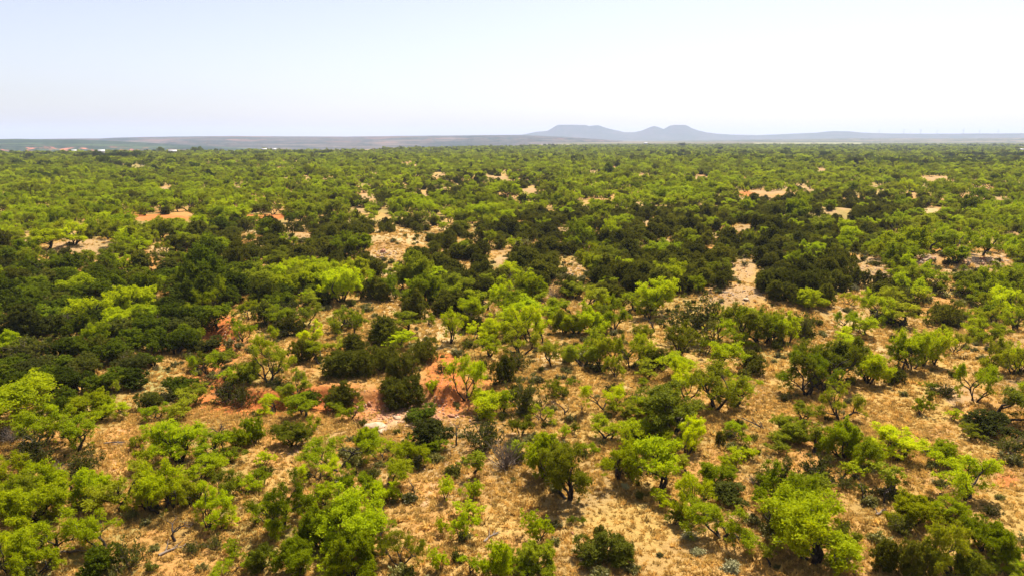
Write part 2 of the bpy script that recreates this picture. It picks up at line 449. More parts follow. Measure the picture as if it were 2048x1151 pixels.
def build_hill(name, label, prof, r_foot, r_crest, r_back, mat, rough, u0, u1, step, face, back_drop=0.4, rockband=None, valley=False):
    """A ridge with a foot, a face, a crest and a back slope, crest height read off the skyline at its own distance."""
    u = np.arange(u0, u1 + step, step)
    th = np.arctan((u - 1024) / F_PX * 1.0)
    crest = interp(prof, u)
    zc = CAM_H + (HORIZON - crest) / F_PX * (r_crest * np.cos(th)) / CP ** 2
    t = np.linspace(0, 1, 34)
    rows = []; rocky = []
    vf = np.minimum(interp(VFOOT, u), 306.0) + 1.5
    zf = np.minimum(CAM_H - np.tan(PITCH - np.arctan((575.5 - vf) / F_PX)) * r_foot * np.cos(th), -3) if valley else np.full_like(u, -3.0)
    for a in t:
        if a <= 0.7:
            q = a / 0.7; r = r_foot + (r_crest - r_foot) * q; w = face(q)
        else:
            q = (a - 0.7) / 0.3; r = r_crest + (r_back - r_crest) * q; w = 1 - back_drop * q * q
        rj = r + (r_crest - r_foot) * 0.22 * fbm(th * 40 + 3, np.full_like(th, 2.0), 3) * (1 if a < 0.7 else 0)
        x = rj * np.sin(th); y = rj * np.cos(th)
        z = zf + (zc - zf) * w + rough * fbm(x / (rough * 9), y / (rough * 9), 4) * max(0.0, 4 * w * (1 - w)) * 1.6
        if a > 0.62: z = np.minimum(z, zc)
        rows.append(np.column_stack([x, y, z]))
        b = 0.0 if rockband is None else math.exp(-((w - rockband[0]) / rockband[1]) ** 2)
        rocky.append(b * interp(rockband[2], u) if rockband else np.zeros_like(u))
    nv = len(u); V = np.vstack(rows)
    i, j = np.meshgrid(np.arange(len(t) - 1), np.arange(nv - 1), indexing='ij'); i = i.ravel(); j = j.ravel()
    Q = np.column_stack([i * nv + j, i * nv + j + 1, (i + 1) * nv + j + 1, (i + 1) * nv + j])
    o = link(name, mesh_np(name, V, Q, None, [mat], {'rocky': np.concatenate(rocky)}, smooth=True))
    return tag(o, label, kind='structure')
def zz(pts, ox, s):
    return [(ox + a / s, 230 + b / s) for a, b in pts]
mesa_prof = [(600, 277.5)] + zz([(300, 124), (700, 121.5), (1000, 118), (1040, 112), (1090, 102), (1150, 97), (1170, 86), (1190, 75), (1208, 65), (1290, 65), (1370, 66.5), (1386, 73), (1402, 70), (1440, 68), (1470, 78),
             (1500, 86), (1560, 98), (1590, 105), (1650, 104), (1690, 95), (1730, 79), (1757, 71), (1788, 79), (1812, 88), (1828, 79), (1845, 70), (1868, 65), (1935, 66), (1960, 75)], 700, 2.926) \
    + zz([(60, 80), (100, 93), (150, 105), (220, 113), (300, 118), (450, 121), (650, 113), (780, 108), (850, 101), (880, 99.5), (970, 100), (1060, 108), (1200, 112), (1400, 113), (1800, 112), (2100, 110), (2600, 114)], 1350, 2.934)
left_prof = [(-700, 281)] + zz([(-300, 142), (0, 142), (90, 141), (280, 141.5), (450, 139), (640, 138), (720, 134), (900, 130), (1100, 128), (1400, 125), (2048, 128)], 0, 2.926) + [(900, 272), (1000, 271), (1060, 271.5), (1140, 275), (1240, 282)]
wood_prof = [(-700, 279)] + [(-100, 278.8), (20, 278.4), (60, 277.8), (100, 278.6), (170, 279.2), (240, 281.5), (310, 285), (360, 288.5), (430, 292), (520, 296), (600, 299)]
mid_prof = [(500, 291), (650, 288), (800, 286), (950, 284.6), (1100, 283.4), (1250, 282.5), (1500, 279.5), (1700, 277), (1900, 277), (2100, 275.8), (2600, 276)]
build_hill('mesa_hills', 'two pale blue flat topped mesas and the long ridge beside them on the skyline', mesa_prof, 10600, 12400, 14500,
           hill_mat('hazy mesa slope', (0.07, 0.06, 0.045), (0.035, 0.05, 0.025), (0.2, 0.12, 0.08), 0.0, 0.004), 14, 560, 2700, 3, lambda q: q ** 2.0 * 0.55 + 0.45 * q ** 4)
build_hill('escarpment', 'long brown and green escarpment with red breaks under the left skyline', left_prof, 4700, 7800, 9800,
           hill_mat('brown breaks', (0.092, 0.070, 0.052), (0.016, 0.030, 0.020), (0.34, 0.15, 0.10), 0.6, 0.006), 16, -700, 1240, 3, lambda q: 0.78 * min(1, q * 1.5) + 0.22 * q ** 3, 0.2,
           (0.75, 0.5, [(-700, 0.5), (2100, 0.6)]), True)
build_hill('wooded_bluff', 'wooded green bluff with red cliffs along its foot at the far left', wood_prof, 4000, 5000, 6200,
           hill_mat('wooded bluff slope', (0.040, 0.058, 0.024), (0.010, 0.026, 0.012), (0.62, 0.20, 0.11), 1.0, 0.03), 6, -700, 600, 2.5, lambda q: 0.5 * (1 - (1 - min(1, q * 3.0)) ** 2) + 0.5 * q, 0.3,
           (0.30, 0.16, [(-700, 0.6), (0, 0.9), (60, 0.8), (190, 1), (250, 1.0), (330, 1.0), (345, 0.4), (600, 0.0)]), True)
build_hill('middle_ridge', 'low hazy ridge of scrub and fields in front of the mesas', mid_prof, 6000, 8600, 10000,
           hill_mat('hazy fields', (0.14, 0.11, 0.07), (0.05, 0.065, 0.035), (0.2, 0.12, 0.08), 0.0, 0.005), 8, 500, 2700, 4, lambda q: q ** 0.8, 0.1)

# ------------------------------------------------------------------ plant models
def tube(V, Q, pts, rads, sides=5):
    """Append a tapered tube along pts."""
    base = len(V)
    pts = [Vector(p) for p in pts]
    for i, p in enumerate(pts):
        d = (pts[min(i + 1, len(pts) - 1)] - pts[max(i - 1, 0)]).normalized()
        a = d.cross(Vector((0.31, 0.87, 0.2)))
        if a.length < 1e-3: a = d.cross(Vector((1, 0, 0)))
        a.normalize(); b = d.cross(a)
        for s in range(sides):
            w = 2 * math.pi * s / sides
            V.append(p + (a * math.cos(w) + b * math.sin(w)) * rads[i])
    for i in range(len(pts) - 1):
        for s in range(sides):
            s2 = (s + 1) % sides
            Q.append((base + i * sides + s, base + i * sides + s2, base + (i + 1) * sides + s2, base + (i + 1) * sides + s))
def grow(rg, V, Q, tips, p, d, L, r, lvl, P):
    """One wandering branch and its children; tips collect (point, direction, level)."""
    n = 4 if lvl > 0 else 3
    pts = [p.copy()]; rads = [r]
    dd = d.copy()
    for i in range(n):
        dd = (dd + Vector((rg.gauss(0, 1), rg.gauss(0, 1), rg.gauss(0, 0.6))) * P['wob'] + Vector((0, 0, P['up']))).normalized()
        p = p + dd * L / n
        pts.append(p.copy()); rads.append(r * (1 - (i + 1) / n * (0.5 if lvl > 0 else 0.75)))
    tube(V, Q, pts, rads, 6 if lvl == P['lv'] else (5 if lvl > 1 else 3))
    if lvl == 0:
        tips.append((pts[-1], dd, 0)); tips.append((pts[-2], dd, 1))
        return
    if lvl == 1:
        tips.append((pts[-1], dd, 2))
    k = rg.choice(P['kids'])
    a0 = rg.random() * 6.28
    for c in range(k):
        q = rg.choice(pts[2:]) if c > 0 else pts[-1]
        ax = dd.cross(Vector((rg.gauss(0, 1), rg.gauss(0, 1), rg.gauss(0, 1)))).normalized()
        ang = rg.uniform(*P['ang'])
        from_d = dd.copy()
        nd = (from_d * math.cos(ang) + ax * math.sin(ang))
        nd.z = nd.z * P['flat'] + P['lift']
        grow(rg, V, Q, tips, q, nd.normalized(), L * rg.uniform(0.55, 0.85), r * 0.58, lvl - 1, P)
def leaves(ng, centers, radii, n, L, W, out=0.8, upb=0.0, squash=0.7, shell=0.45, droop=0.25, axis=None):
    """n diamond leaves in each clump; returns verts, quads, vary."""
    C = np.repeat(np.asarray(centers, float), n, 0); Rr = np.repeat(np.asarray(radii, float), n)
    m = len(C)
    o = ng.normal(size=(m, 3)); o /= np.linalg.norm(o, axis=1)[:, None]
    rad = shell + (1 - shell) * ng.random(m); rad *= ng.random(m) ** 0.25
    off = o * (rad * Rr)[:, None]; off[:, 2] *= squash
    d = o * out + ng.normal(size=(m, 3)) * 0.55
    d[:, 2] += upb - droop * ng.random(m)
    d /= np.linalg.norm(d, axis=1)[:, None]
    s = np.cross(d, ng.normal(size=(m, 3))); s /= np.linalg.norm(s, axis=1)[:, None] + 1e-9
    ll = L * (0.6 + 0.8 * ng.random(m)); ww = W * (0.6 + 0.8 * ng.random(m))
    p = C + off
    v0 = p - d * (ll * 0.5)[:, None]; v2 = p + d * (ll * 0.5)[:, None]
    mid = p + d * (ll * 0.05)[:, None]
    v1 = mid + s * (ww * 0.5)[:, None]; v3 = mid - s * (ww * 0.5)[:, None]
    V = np.stack([v0, v1, v2, v3], 1).reshape(-1, 3)
    Q = np.arange(m * 4).reshape(-1, 4)
    cl = np.repeat(ng.random(len(centers)), n)
    vary = np.clip(0.55 * cl + 0.45 * ng.random(m), 0, 1)
    return V, Q, np.repeat(vary, 4)
class Proto:
    """Meshes of one model: list of (part name, mesh), its width and height."""
    def __init__(self, parts, w, h):
        self.parts, self.w, self.h = parts, w, h; self.first = {}
def finish(name, V, Q, wood, LV, LQ, LA, leafmat, crown='crown', trunk='trunk'):
    parts = []
    allp = LV if LV is not None else np.array([tuple(v) for v in V])
    w = float(np.percentile(allp[:, 0], 98) - np.percentile(allp[:, 0], 2) + np.percentile(allp[:, 1], 98) - np.percentile(allp[:, 1], 2)) / 2
    h = float(np.percentile(allp[:, 2], 99.3))
    if V:
        parts.append((trunk, mesh_np(name + '_' + trunk, [tuple(v) for v in V], Q, None, [wood], smooth=True)))
    if LV is not None:
        parts.append((crown, mesh_np(name + '_' + crown, LV, LQ, None, [leafmat], {'vary': LA})))
    return Proto(parts, w, h)

def mesquite(seed, stems=3, H=3.8, sparse=0.9, small=False, lean=0.0):
    rg = random.Random(seed); ng = np.random.default_rng(seed)
    V, Q, tips = [], [], []
    P = dict(wob=0.28, up=0.05, kids=(2, 3, 3), ang=(0.35, 0.95), flat=0.95, lift=0.30, lv=3)
    a0 = rg.random() * 6.28
    for s in range(stems):
        a = a0 + s * 6.28 / stems + rg.uniform(-0.5, 0.5)
        tilt = rg.uniform(0.18, 0.62) if stems > 1 else rg.uniform(0.1, 0.4)
        d = Vector((math.cos(a) * math.sin(tilt), math.sin(a) * math.sin(tilt), math.cos(tilt)))
        if lean: d = (d + Vector((lean * 1.6, 0.3 * lean, 0))).normalized()
        b = Vector((math.cos(a) * 0.12, math.sin(a) * 0.12, -0.15))
        grow(rg, V, Q, tips, b, d, H * 0.42 * rg.uniform(0.8, 1.15), (0.12 if stems > 1 or lean else 0.15) * H / 3.8 * rg.uniform(0.8, 1.25), 3, P)
    zmax = max(t[0].z for t in tips)
    C, R = [], []
    for (p, d, l) in tips:
        if p.z < 0.2 * zmax and rg.random() < 0.5: continue
        if rg.random() > sparse: continue
        for q in range(2 if l < 2 else 1):
            C.append(p + Vector((rg.gauss(0, 0.16), rg.gauss(0, 0.16), rg.gauss(0, 0.10) - 0.04))); R.append(rg.uniform(0.20, 0.50) * H / 3.8)
        if rg.random() < 0.12:                                       # low sprays hanging round the skirt
            C.append(Vector((p.x * rg.uniform(0.8, 1.08), p.y * rg.uniform(0.8, 1.08), p.z * rg.uniform(0.3, 0.7)))); R.append(rg.uniform(0.2, 0.45) * H / 3.8)
    LV, LQ, LA = leaves(ng, [tuple(c) for c in C], R, 58 if not small else 36, 0.145, 0.052, out=0.8, squash=0.85, shell=0.1, droop=0.8)
    return finish('mesquite', V, Q, M_BARK, LV, LQ, LA, M_MESQ)
def juniper(seed, kind):
    rg = random.Random(seed); ng = np.random.default_rng(seed)
    V, Q = [], []
    lobes = []
    n = rg.randint(7, 11)
    for i in range(n):
        a = rg.random() * 6.28; rr = rg.uniform(0.0, 1.55) * (0.7 if kind else 1.0)
        lobes.append((Vector((math.cos(a) * rr, math.sin(a) * rr, 0)), rg.uniform(1.6, 2.9) * (1.1 - 0.2 * rr), rg.uniform(0.55, 0.95)))
    C, R = [], []
    for (b, h, w) in lobes:
        tube(V, Q, [b * 0.25 + Vector((0, 0, -0.1)), b * 0.7 + Vector((0, 0, h * 0.3)), b + Vector((0, 0, h * 0.85))], [0.09, 0.06, 0.02], 4)
        m = int(34 * w / 0.6 * h / 2.2)
        for k in range(m):
            t = rg.random() ** 0.8
            z = 0.12 + t * (h - 0.12)
            prof = w * (0.55 + 0.9 * t) if t < 0.4 else w * 0.92 * math.sqrt(max(0, 1 - ((t - 0.4) / 0.62) ** 2))
            a = rg.random() * 6.28; rr = prof * math.sqrt(rg.uniform(0.25, 1.0))
            C.append((b.x + math.cos(a) * rr, b.y + math.sin(a) * rr, z)); R.append(rg.uniform(0.16, 0.30))
    LV, LQ, LA = leaves(ng, C, R, 26, 0.22, 0.065, out=0.5, upb=0.75, squash=1.15, shell=0.2, droop=0.0)
    return finish('juniper', V, Q, M_JBARK, LV, LQ, LA, M_JUN, 'foliage')
def broadleaf(seed):
    rg = random.Random(seed); ng = np.random.default_rng(seed)
    V, Q, tips = [], [], []
    C, R = [], []
    for i in range(rg.randint(8, 11)):
        a = rg.random() * 6.28; rr = rg.uniform(0.1, 1.8); h = rg.uniform(1.3, 3.0) * (1.1 - 0.2 * rr)
        e = Vector((math.cos(a) * rr, math.sin(a) * rr, h * 0.75))
        tube(V, Q, [Vector((math.cos(a) * 0.1, math.sin(a) * 0.1, -0.1)), e * 0.5 + Vector((0, 0, 0.15)), e], [0.07, 0.05, 0.02], 4)
        wr = rg.uniform(0.6, 1.0)
        for k in range(int(60 * wr)):
            o = Vector((rg.gauss(0, 1), rg.gauss(0, 1), rg.gauss(0, 1))).normalized()
            c = e + Vector((o.x * wr, o.y * wr, o.z * wr * 0.85)) * rg.uniform(0.6, 1.0)
            if c.z > 0.15:
                C.append(tuple(c)); R.append(rg.uniform(0.16, 0.30))
    LV, LQ, LA = leaves(ng, C, R, 26, 0.15, 0.095, out=0.6, squash=0.8, shell=0.3, droop=0.2)
    return finish('broadleaf', V, Q, M_BARK, LV, LQ, LA, M_BUSH, 'foliage')
def shrub_stems(seed, n, H, spread, mat_wood, leafmat=None, nl=14, sub=2, thick=0.02, nm='shrub'):
    """A fountain of thin stems, leafy or bare."""
    rg = random.Random(seed); ng = np.random.default_rng(seed)
    V, Q = [], []; C, R = [], []
    for i in range(n):
        a = rg.random() * 6.28; t = abs(rg.gauss(0, 0.5)) * spread + 0.08
        d = Vector((math.cos(a) * math.sin(t), math.sin(a) * math.sin(t), math.cos(t)))
        p = Vector((math.cos(a), math.sin(a), 0)) * rg.uniform(0, 0.15); p.z = -0.05
        L = H * rg.uniform(0.6, 1.1)
        pts = [p]
        for k in range(4):
            d = (d + Vector((rg.gauss(0, .16), rg.gauss(0, .16), rg.gauss(0, .1)))).normalized()
            pts.append(pts[-1] + d * L / 4)
        tube(V, Q, pts, [thick * rg.uniform(0.7, 1.3) * f for f in (1, .8, .6, .45, .2)], 3)
        for s in range(sub):
            q = rg.choice(pts[1:-1]); dd = (d + Vector((rg.gauss(0, .6), rg.gauss(0, .6), rg.gauss(0, .35)))).normalized()
            e = q + dd * L * rg.uniform(0.25, 0.5)
            tube(V, Q, [q, (q + e) / 2 + Vector((rg.gauss(0, .03), rg.gauss(0, .03), 0.02)), e], [thick * .5, thick * .4, thick * .2], 3)
            C.append(tuple(e)); R.append(rg.uniform(.14, .28))
        for q in pts[2:]:
            C.append(tuple(q)); R.append(rg.uniform(.14, .28))
    if leafmat is None:
        return finish(nm, V, Q, mat_wood, None, None, None, None, trunk='twigs')
    LV, LQ, LA = leaves(ng, C, R, nl, 0.15, 0.06, out=0.5, upb=0.35, squash=0.9, shell=0.1)
    return finish(nm, V, Q, mat_wood, LV, LQ, LA, leafmat, 'foliage', 'twigs')
def bare_tree(seed):
    rg = random.Random(seed)
    V, Q, tips = [], [], []
    P = dict(wob=0.25, up=0.04, kids=(2, 2, 3), ang=(0.4, 1.0), flat=0.85, lift=0.12, lv=3)
    for s in range(rg.choice((1, 1, 2))):
        a = rg.random() * 6.28; t = rg.uniform(0.05, 0.5)
        grow(rg, V, Q, tips, Vector((0, 0, -0.15)), Vector((math.cos(a) * math.sin(t), math.sin(a) * math.sin(t), math.cos(t))), 1.3, 0.12, 3, P)
    return finish('bare_tree', V, Q, M_DEADWOOD, None, None, None, None, trunk='branches')

def tuft(seed, n=26, H=0.34, mat=None, lean=0.5):
    ng = np.random.default_rng(seed)
    b = ng.normal(size=(n, 2)) * 0.07; a = ng.random(n) * 6.28; t = np.abs(ng.normal(size=n)) * lean
    L = H * (0.6 + 0.7 * ng.random(n))
    d = np.column_stack([np.cos(a) * np.sin(t), np.sin(a) * np.sin(t), np.cos(t)])
    p0 = np.column_stack([b, np.full(n, -0.02)]); tip = p0 + d * L[:, None]
    s = np.column_stack([-np.sin(a + ng.normal(size=n)), np.cos(a + ng.normal(size=n)), np.zeros(n)]) * 0.028
    mid = p0 + d * (L * 0.5)[:, None] + np.array([0, 0, 0.03])
    V = np.stack([p0 - s, p0 + s, mid + s * 0.8, mid - s * 0.8, tip], 1).reshape(-1, 3)
    k = np.arange(n)[:, None] * 5
    Q = k + np.array([[0, 1, 2, 3]]); T = k + np.array([[3, 2, 4]])
    return mesh_np('grass_tuft', V, Q, T, [mat], {'vary': np.repeat(ng.random(n), 5)})

PROTO = {
    'm': [mesquite(101, 3), mesquite(102, 2, 4.0), mesquite(103, 4, 3.6), mesquite(104, 1, 3.6), mesquite(105, 3, 4.2), mesquite(106, 2, 3.5), mesquite(107, 4, 4.0, 0.9),
          mesquite(108, 3, 3.4, 0.8), mesquite(109, 2, 3.8), mesquite(110, 5, 3.6), mesquite(111, 7, 3.0, 0.8), mesquite(112, 6, 3.2, 0.7), mesquite(117, 4, 3.8, 0.75), mesquite(118, 3, 3.4, 0.7), mesquite(115, 8, 2.7, 0.9), mesquite(116, 3, 3.9, 0.55)],
    's': [mesquite(121, 2, 2.2, 0.75, True), mesquite(122, 3, 2.0, 0.8, True), mesquite(123, 1, 2.4, 0.8, True), mesquite(124, 4, 2.0, 0.7, True)],
    'j': [juniper(131, 0), juniper(132, 0), juniper(133, 1), juniper(134, 0), juniper(135, 1), juniper(136, 0)],
    't': [broadleaf(141), broadleaf(142), broadleaf(143), broadleaf(144), broadleaf(145)],
    'o': [shrub_stems(151, 34, 1.7, 1.0, M_TWIG, M_OLIVE), shrub_stems(152, 40, 1.5, 1.3, M_TWIG, M_OLIVE), shrub_stems(153, 30, 1.9, 0.9, M_TWIG, M_OLIVE, 18), shrub_stems(154, 36, 1.4, 1.4, M_TWIG, M_OLIVE, 10)],
    'g': [shrub_stems(161, 60, 1.5, 1.3, M_TWIG, None, 0, 5), shrub_stems(162, 50, 1.7, 1.0, M_TWIG, None, 0, 5), shrub_stems(163, 55, 1.3, 1.5, M_TWIG, None, 0, 5)],
    'd': [bare_tree(171), bare_tree(172), bare_tree(173), bare_tree(174)],
    'w': [shrub_stems(181, 30, 0.5, 1.5, M_TWIG, M_SILVER, 12), shrub_stems(182, 34, 0.45, 1.7, M_TWIG, M_SILVER, 12)],
}
NAMES = {'m': ('mesquite_tree', 'tree', 'mesquite'), 's': ('mesquite_sapling', 'sapling', 'mesquite sapling'), 'j': ('juniper_bush', 'bush', 'juniper'), 't': ('broadleaf_bush', 'bush', 'leafy bush'),
         'o': ('olive_shrub', 'shrub', 'olive shrub'), 'g': ('dead_brush', 'dead shrub', 'dead brush'), 'd': ('bare_tree', 'dead tree', 'bare dead tree'), 'w': ('silver_sage', 'sage', 'silver sage')}

# ------------------------------------------------------------------ the plants read off the photograph
# each region: origin in the photograph; entries kind, base x, base y, width, height in pixels of its 3.7x enlargement, tint; some carry a landmark name and label
Z = 1895 / 512.0
HAND = []
REG_A = (0, 840, [
 ('o',240,330,330,280,'d'),('g',110,150,200,140,''),('m',580,225,330,300,''),('o',620,400,260,200,''),('m',90,470,260,260,'b'),('m',200,640,340,330,''),
 ('m',80,720,300,320,''),('m',695,630,260,290,''),('m',870,675,380,330,'b'),('m',1100,670,260,280,'b'),('m',1195,672,260,340,'b'),('m',1300,640,300,300,'b'),
 ('m',1425,640,220,230,'b'),('m',1050,400,240,210,'b'),('m',1330,310,320,320,''),('m',1580,310,280,240,''),
 ('d',1630,135,140,150,'',('the leafless tree by the pale clearing','leafless grey tree with fine upright twigs at the edge of a pale clearing')),
 ('m',1880,160,150,200,''),('s',1020,200,120,110,'b'),('m',1690,610,260,250,''),('m',1800,545,220,190,''),
 ('m',1545,790,290,330,'',('the mesquite leaning over the red gully','mesquite with a dark trunk leaning over a small red gully')),
 ('m',390,990,440,370,'',('the sprawling mesquite with exposed limbs','sprawling mesquite with exposed grey limbs low in the left corner')),('m',770,960,280,320,''),
 ('m',60,1125,250,300,'b'),('m',260,960,200,150,''),('o',960,1090,240,290,'d'),('t',780,1140,250,230,'d'),('m',270,1150,300,260,''),
 ('d',1290,890,170,170,'',('the bare spiky stump','bare spiky dead bush on a thick black stump on orange ground')),('o',1600,950,140,120,'d'),('o',1430,970,120,90,'d'),('s',1660,800,150,110,'b'),
 ('s',1730,1015,170,130,''),('m',1700,1150,240,110,''),('m',1890,1110,170,180,''),('s',450,625,120,160,''),('g',440,440,240,150,''),('m',330,560,220,200,''),('m',500,520,200,170,'b'),
 ('m',1480,440,260,180,'b'),('s',1730,300,160,110,''),('m',1760,210,160,160,''),('o',1520,300,120,80,'d'),('s',1340,480,120,100,'b'),
])
REG_B = (512, 840, [
 ('m',270,190,240,190,''),('m',600,360,430,280,'d',('the broad olive mesquite on the orange slope','broad dark olive mesquite with many stems on the orange slope')),('m',490,440,270,190,'b'),
 ('t',1290,215,300,250,'d',('the round dark leafy tree by the wash','round dense dark green leafy tree standing by the pale wash')),('s',1300,300,140,90,''),('d',1480,185,110,180,''),
 ('o',1690,205,330,230,'d'),('g',1840,350,240,250,'',('the big grey dead bush','big grey leafless thorny bush on tan grass')),('m',970,450,240,170,'b'),('m',830,200,170,160,''),('m',1150,330,260,200,'b'),('m',950,300,260,180,'b'),
 ('m',430,80,130,130,'b'),('m',205,785,330,420,'d',('the mesquite with an S shaped trunk','mesquite with a dark S shaped trunk above an orange opening')),('m',110,760,220,180,''),('m',515,640,190,200,'b'),('m',490,610,100,170,'b'),
 ('m',720,650,220,290,'d'),('s',940,610,180,170,''),('m',740,860,290,300,''),('m',600,780,200,120,''),('m',900,870,210,120,''),('m',480,925,290,290,'d'),('m',720,1150,310,330,'d'),
 ('m',1080,1065,290,250,'b',('the rounded mesquite beside the grass opening','rounded low mesquite at the edge of the tan grass opening')),('m',300,1130,270,260,'d'),('m',110,860,160,150,'b'),('m',30,1100,190,210,'d'),
 ('s',1410,580,150,190,'b',('the yellow-green sapling on the trail','yellow-green mesquite sapling beside the faint trail')),('s',1600,565,170,150,'b'),('s',1590,710,190,130,'b'),('s',1390,835,100,120,'b'),('s',1530,890,170,240,''),('s',1360,1100,140,170,''),
 ('m',1610,1140,170,150,''),('m',1810,1145,200,270,''),('s',1618,375,150,200,''),('d',1180,525,90,120,''),('m',620,1148,280,90,'b'),('m',920,1000,170,140,'d'),('s',330,690,150,110,'b'),('m',860,560,150,140,'d'),
 ('m',350,1000,180,160,'d'),('o',1190,360,140,80,'d'),('s',60,330,130,110,'b'),('m',50,470,130,130,''),('s',1000,600,120,100,''),('o',590,470,110,70,'d'),
])
REG_C = (1024, 840, [
 ('m',240,425,270,330,'b'),('m',430,580,310,440,'b',('the tall mesquite on the grass opening','tall bright mesquite with a bare dark trunk standing on the tan grass opening')),
 ('m',785,425,330,360,'b'),('o',900,450,220,260,'d'),('m',1090,510,330,390,''),('m',1300,245,210,270,'b'),('m',1050,190,270,240,''),('m',700,135,260,150,'b'),('s',460,95,90,100,''),('s',390,135,90,120,''),
 ('m',1330,715,300,340,'b'),('m',1500,475,230,180,'b'),('s',1330,405,120,130,'b'),('s',1110,640,170,140,'b'),
 ('j',660,1015,340,170,'',('the low dark juniper on the grass','low spreading dark green juniper alone on the tan grass')),('j',655,905,100,170,''),('j',820,1000,130,190,''),
 ('t',1620,590,240,110,'d'),('m',1560,875,430,330,'b',('the wide mesquite over black shade','wide bright mesquite over deep black shade near the lower edge')),('s',200,880,210,230,'b'),('m',190,1115,240,220,''),('m',90,1150,190,130,''),
 ('m',50,1045,140,150,'d'),('m',1690,145,190,160,''),('j',1540,180,70,110,'',),('j',1720,255,65,85,''),('o',1850,485,150,220,'d'),('s',440,765,80,70,'d'),('s',525,770,60,70,'d'),('s',1600,370,140,120,'b'),('s',1690,290,190,120,'b'),
 ('w',1310,860,110,60,'',('the pale sage patch','pale silver sage patch on the tan grass')),('w',1610,1100,130,70,''),('w',1370,980,90,50,''),('w',850,500,70,40,''),('m',880,160,220,180,'b'),('s',1200,770,150,120,'d'),('g',1790,480,120,70,''),
 ('m',560,240,140,110,'d'),('m',1180,280,170,200,'b'),('m',1430,590,120,140,''),
])
REG_D = (1536, 840, [
 ('m',165,140,260,180,''),('s',320,245,190,190,'b'),('m',540,275,240,280,''),
 ('m',940,290,300,235,'y',('the round yellow-green mesquite','round umbrella shaped yellow-green mesquite with a forked black trunk')),
 ('m',755,390,190,270,''),('o',380,490,270,270,'d'),('o',80,490,240,250,'d'),('s',80,245,150,110,''),('o',70,890,220,360,'d'),('m',1290,330,210,190,''),
 ('m',1475,575,410,345,'',('the thick forked mesquite','wide mesquite with a very thick forked black trunk')),
 ('d',860,605,110,180,'',('the forked bare snag','small bare snag with forked twigs on tan grass')),('d',700,620,90,190,'',('the black bent snag','black bent snag leaning beside a dry clump')),('s',1020,545,210,240,''),
 ('m',1050,770,280,240,'y'),('m',1260,745,250,210,''),('d',1240,580,90,100,''),
 ('m',350,1040,560,540,'b',('the great mesquite over black shade','great bright mesquite over pitch dark shade at the lower right')),('m',280,570,240,210,''),
 ('m',590,1040,330,250,''),('j',870,1105,180,240,''),('j',1090,1145,210,290,'',('the upright juniper at the lower edge','upright dark juniper at the lower edge of the picture')),('m',1360,1148,310,420,'b'),('m',1590,965,250,260,'d'),('m',1690,1065,220,300,'d'),
 ('m',1480,1148,250,200,''),('m',1720,1148,250,160,''),('m',1850,1148,160,130,''),('s',30,1095,130,130,'y'),('s',480,1065,170,90,'d'),('o',990,840,160,150,''),('s',1500,135,170,100,'b'),('w',1490,85,90,60,'',('the white sage bush','whitish sage bush in front of dark green growth')),
 ('t',1650,100,320,140,'d'),('o',1780,245,260,120,''),('s',200,515,100,110,'b'),('g',1850,150,120,70,''),('s',500,430,140,140,'b'),('m',620,330,120,120,'b'),('o',580,500,120,100,''),('j',1330,760,60,70,''),('s',760,560,90,80,'d'),('o',1650,700,150,90,'d'),
])
REG_E = (0, 530, [
 ('g',470,435,130,90,'',('the bleached dead branches','bleached white dead branches among green thicket')),('g',60,525,250,90,'',('the grey brush strip','strip of grey dead brush at the left edge')),
 ('m',1080,425,330,170,'b',('the bright mesquite in the dark thicket','bright mesquite crown showing in the middle of the dark thicket')),('m',1540,810,310,200,'',('the mesquite above the grassy glade','mesquite at the upper end of the grassy glade')),
 ('m',1450,1015,210,150,'b'),('m',1340,1135,240,190,'b'),('m',170,1125,370,240,'b'),('m',690,1110,380,200,'b'),('t',480,1080,190,180,'d'),('o',1680,1010,200,160,'d'),('o',1800,1040,180,190,'d'),('t',1070,1075,150,140,''),
 ('m',330,1150,200,130,''),('m',930,1110,180,150,'b'),('m',1180,1130,200,140,''),('o',1270,1000,160,110,'d'),('t',1330,960,180,150,''),('t',960,900,250,160,'d'),('t',800,930,240,180,''),('t',600,930,240,190,'d'),('t',380,960,220,200,'d'),('t',200,930,240,180,''),('t',60,920,220,170,''),
 ('t',210,670,180,150,'d',('the near black bush','near black rounded bush in the left thicket')),('t',420,690,220,160,'d'),('t',620,680,230,180,''),('t',830,720,220,180,''),('t',700,800,200,150,''),('t',480,800,220,140,''),('t',300,790,200,130,'d'),('t',90,780,220,130,''),('t',1000,800,200,150,'d'),
 ('t',960,620,220,170,''),('t',1140,640,220,190,'d'),('t',1300,660,200,180,'d'),('t',1180,530,220,180,''),('t',1370,560,230,200,'d'),('t',1480,480,240,190,''),('t',1250,370,230,160,''),('t',850,560,230,180,''),('t',720,480,200,160,'d'),('t',880,330,220,180,''),('t',700,260,200,160,''),
 ('t',1060,225,150,140,'d',('the round dark bush beside grey brush','round dark bush beside a tuft of grey brush')),('t',80,150,150,110,'d'),('t',220,180,130,100,''),('t',560,230,150,140,'d'),('t',520,370,240,150,'d'),('m',80,250,180,130,'b'),('m',430,270,200,120,''),('t',1250,140,180,120,'d'),('m',1570,250,200,140,'b'),('m',1780,210,230,170,'b'),('t',1680,210,190,140,''),
 ('m',1620,470,170,200,''),('m',1800,560,180,170,''),('o',1570,470,120,70,''),('o',330,640,200,90,''),('t',1140,740,160,100,''),('m',880,940,110,130,'b'),('t',120,1000,150,120,''),('s',1700,860,160,110,''),('m',1830,860,180,150,'b'),('g',1180,170,100,50,''),('m',1420,380,140,120,'b'),('t',1560,640,200,120,''),
])
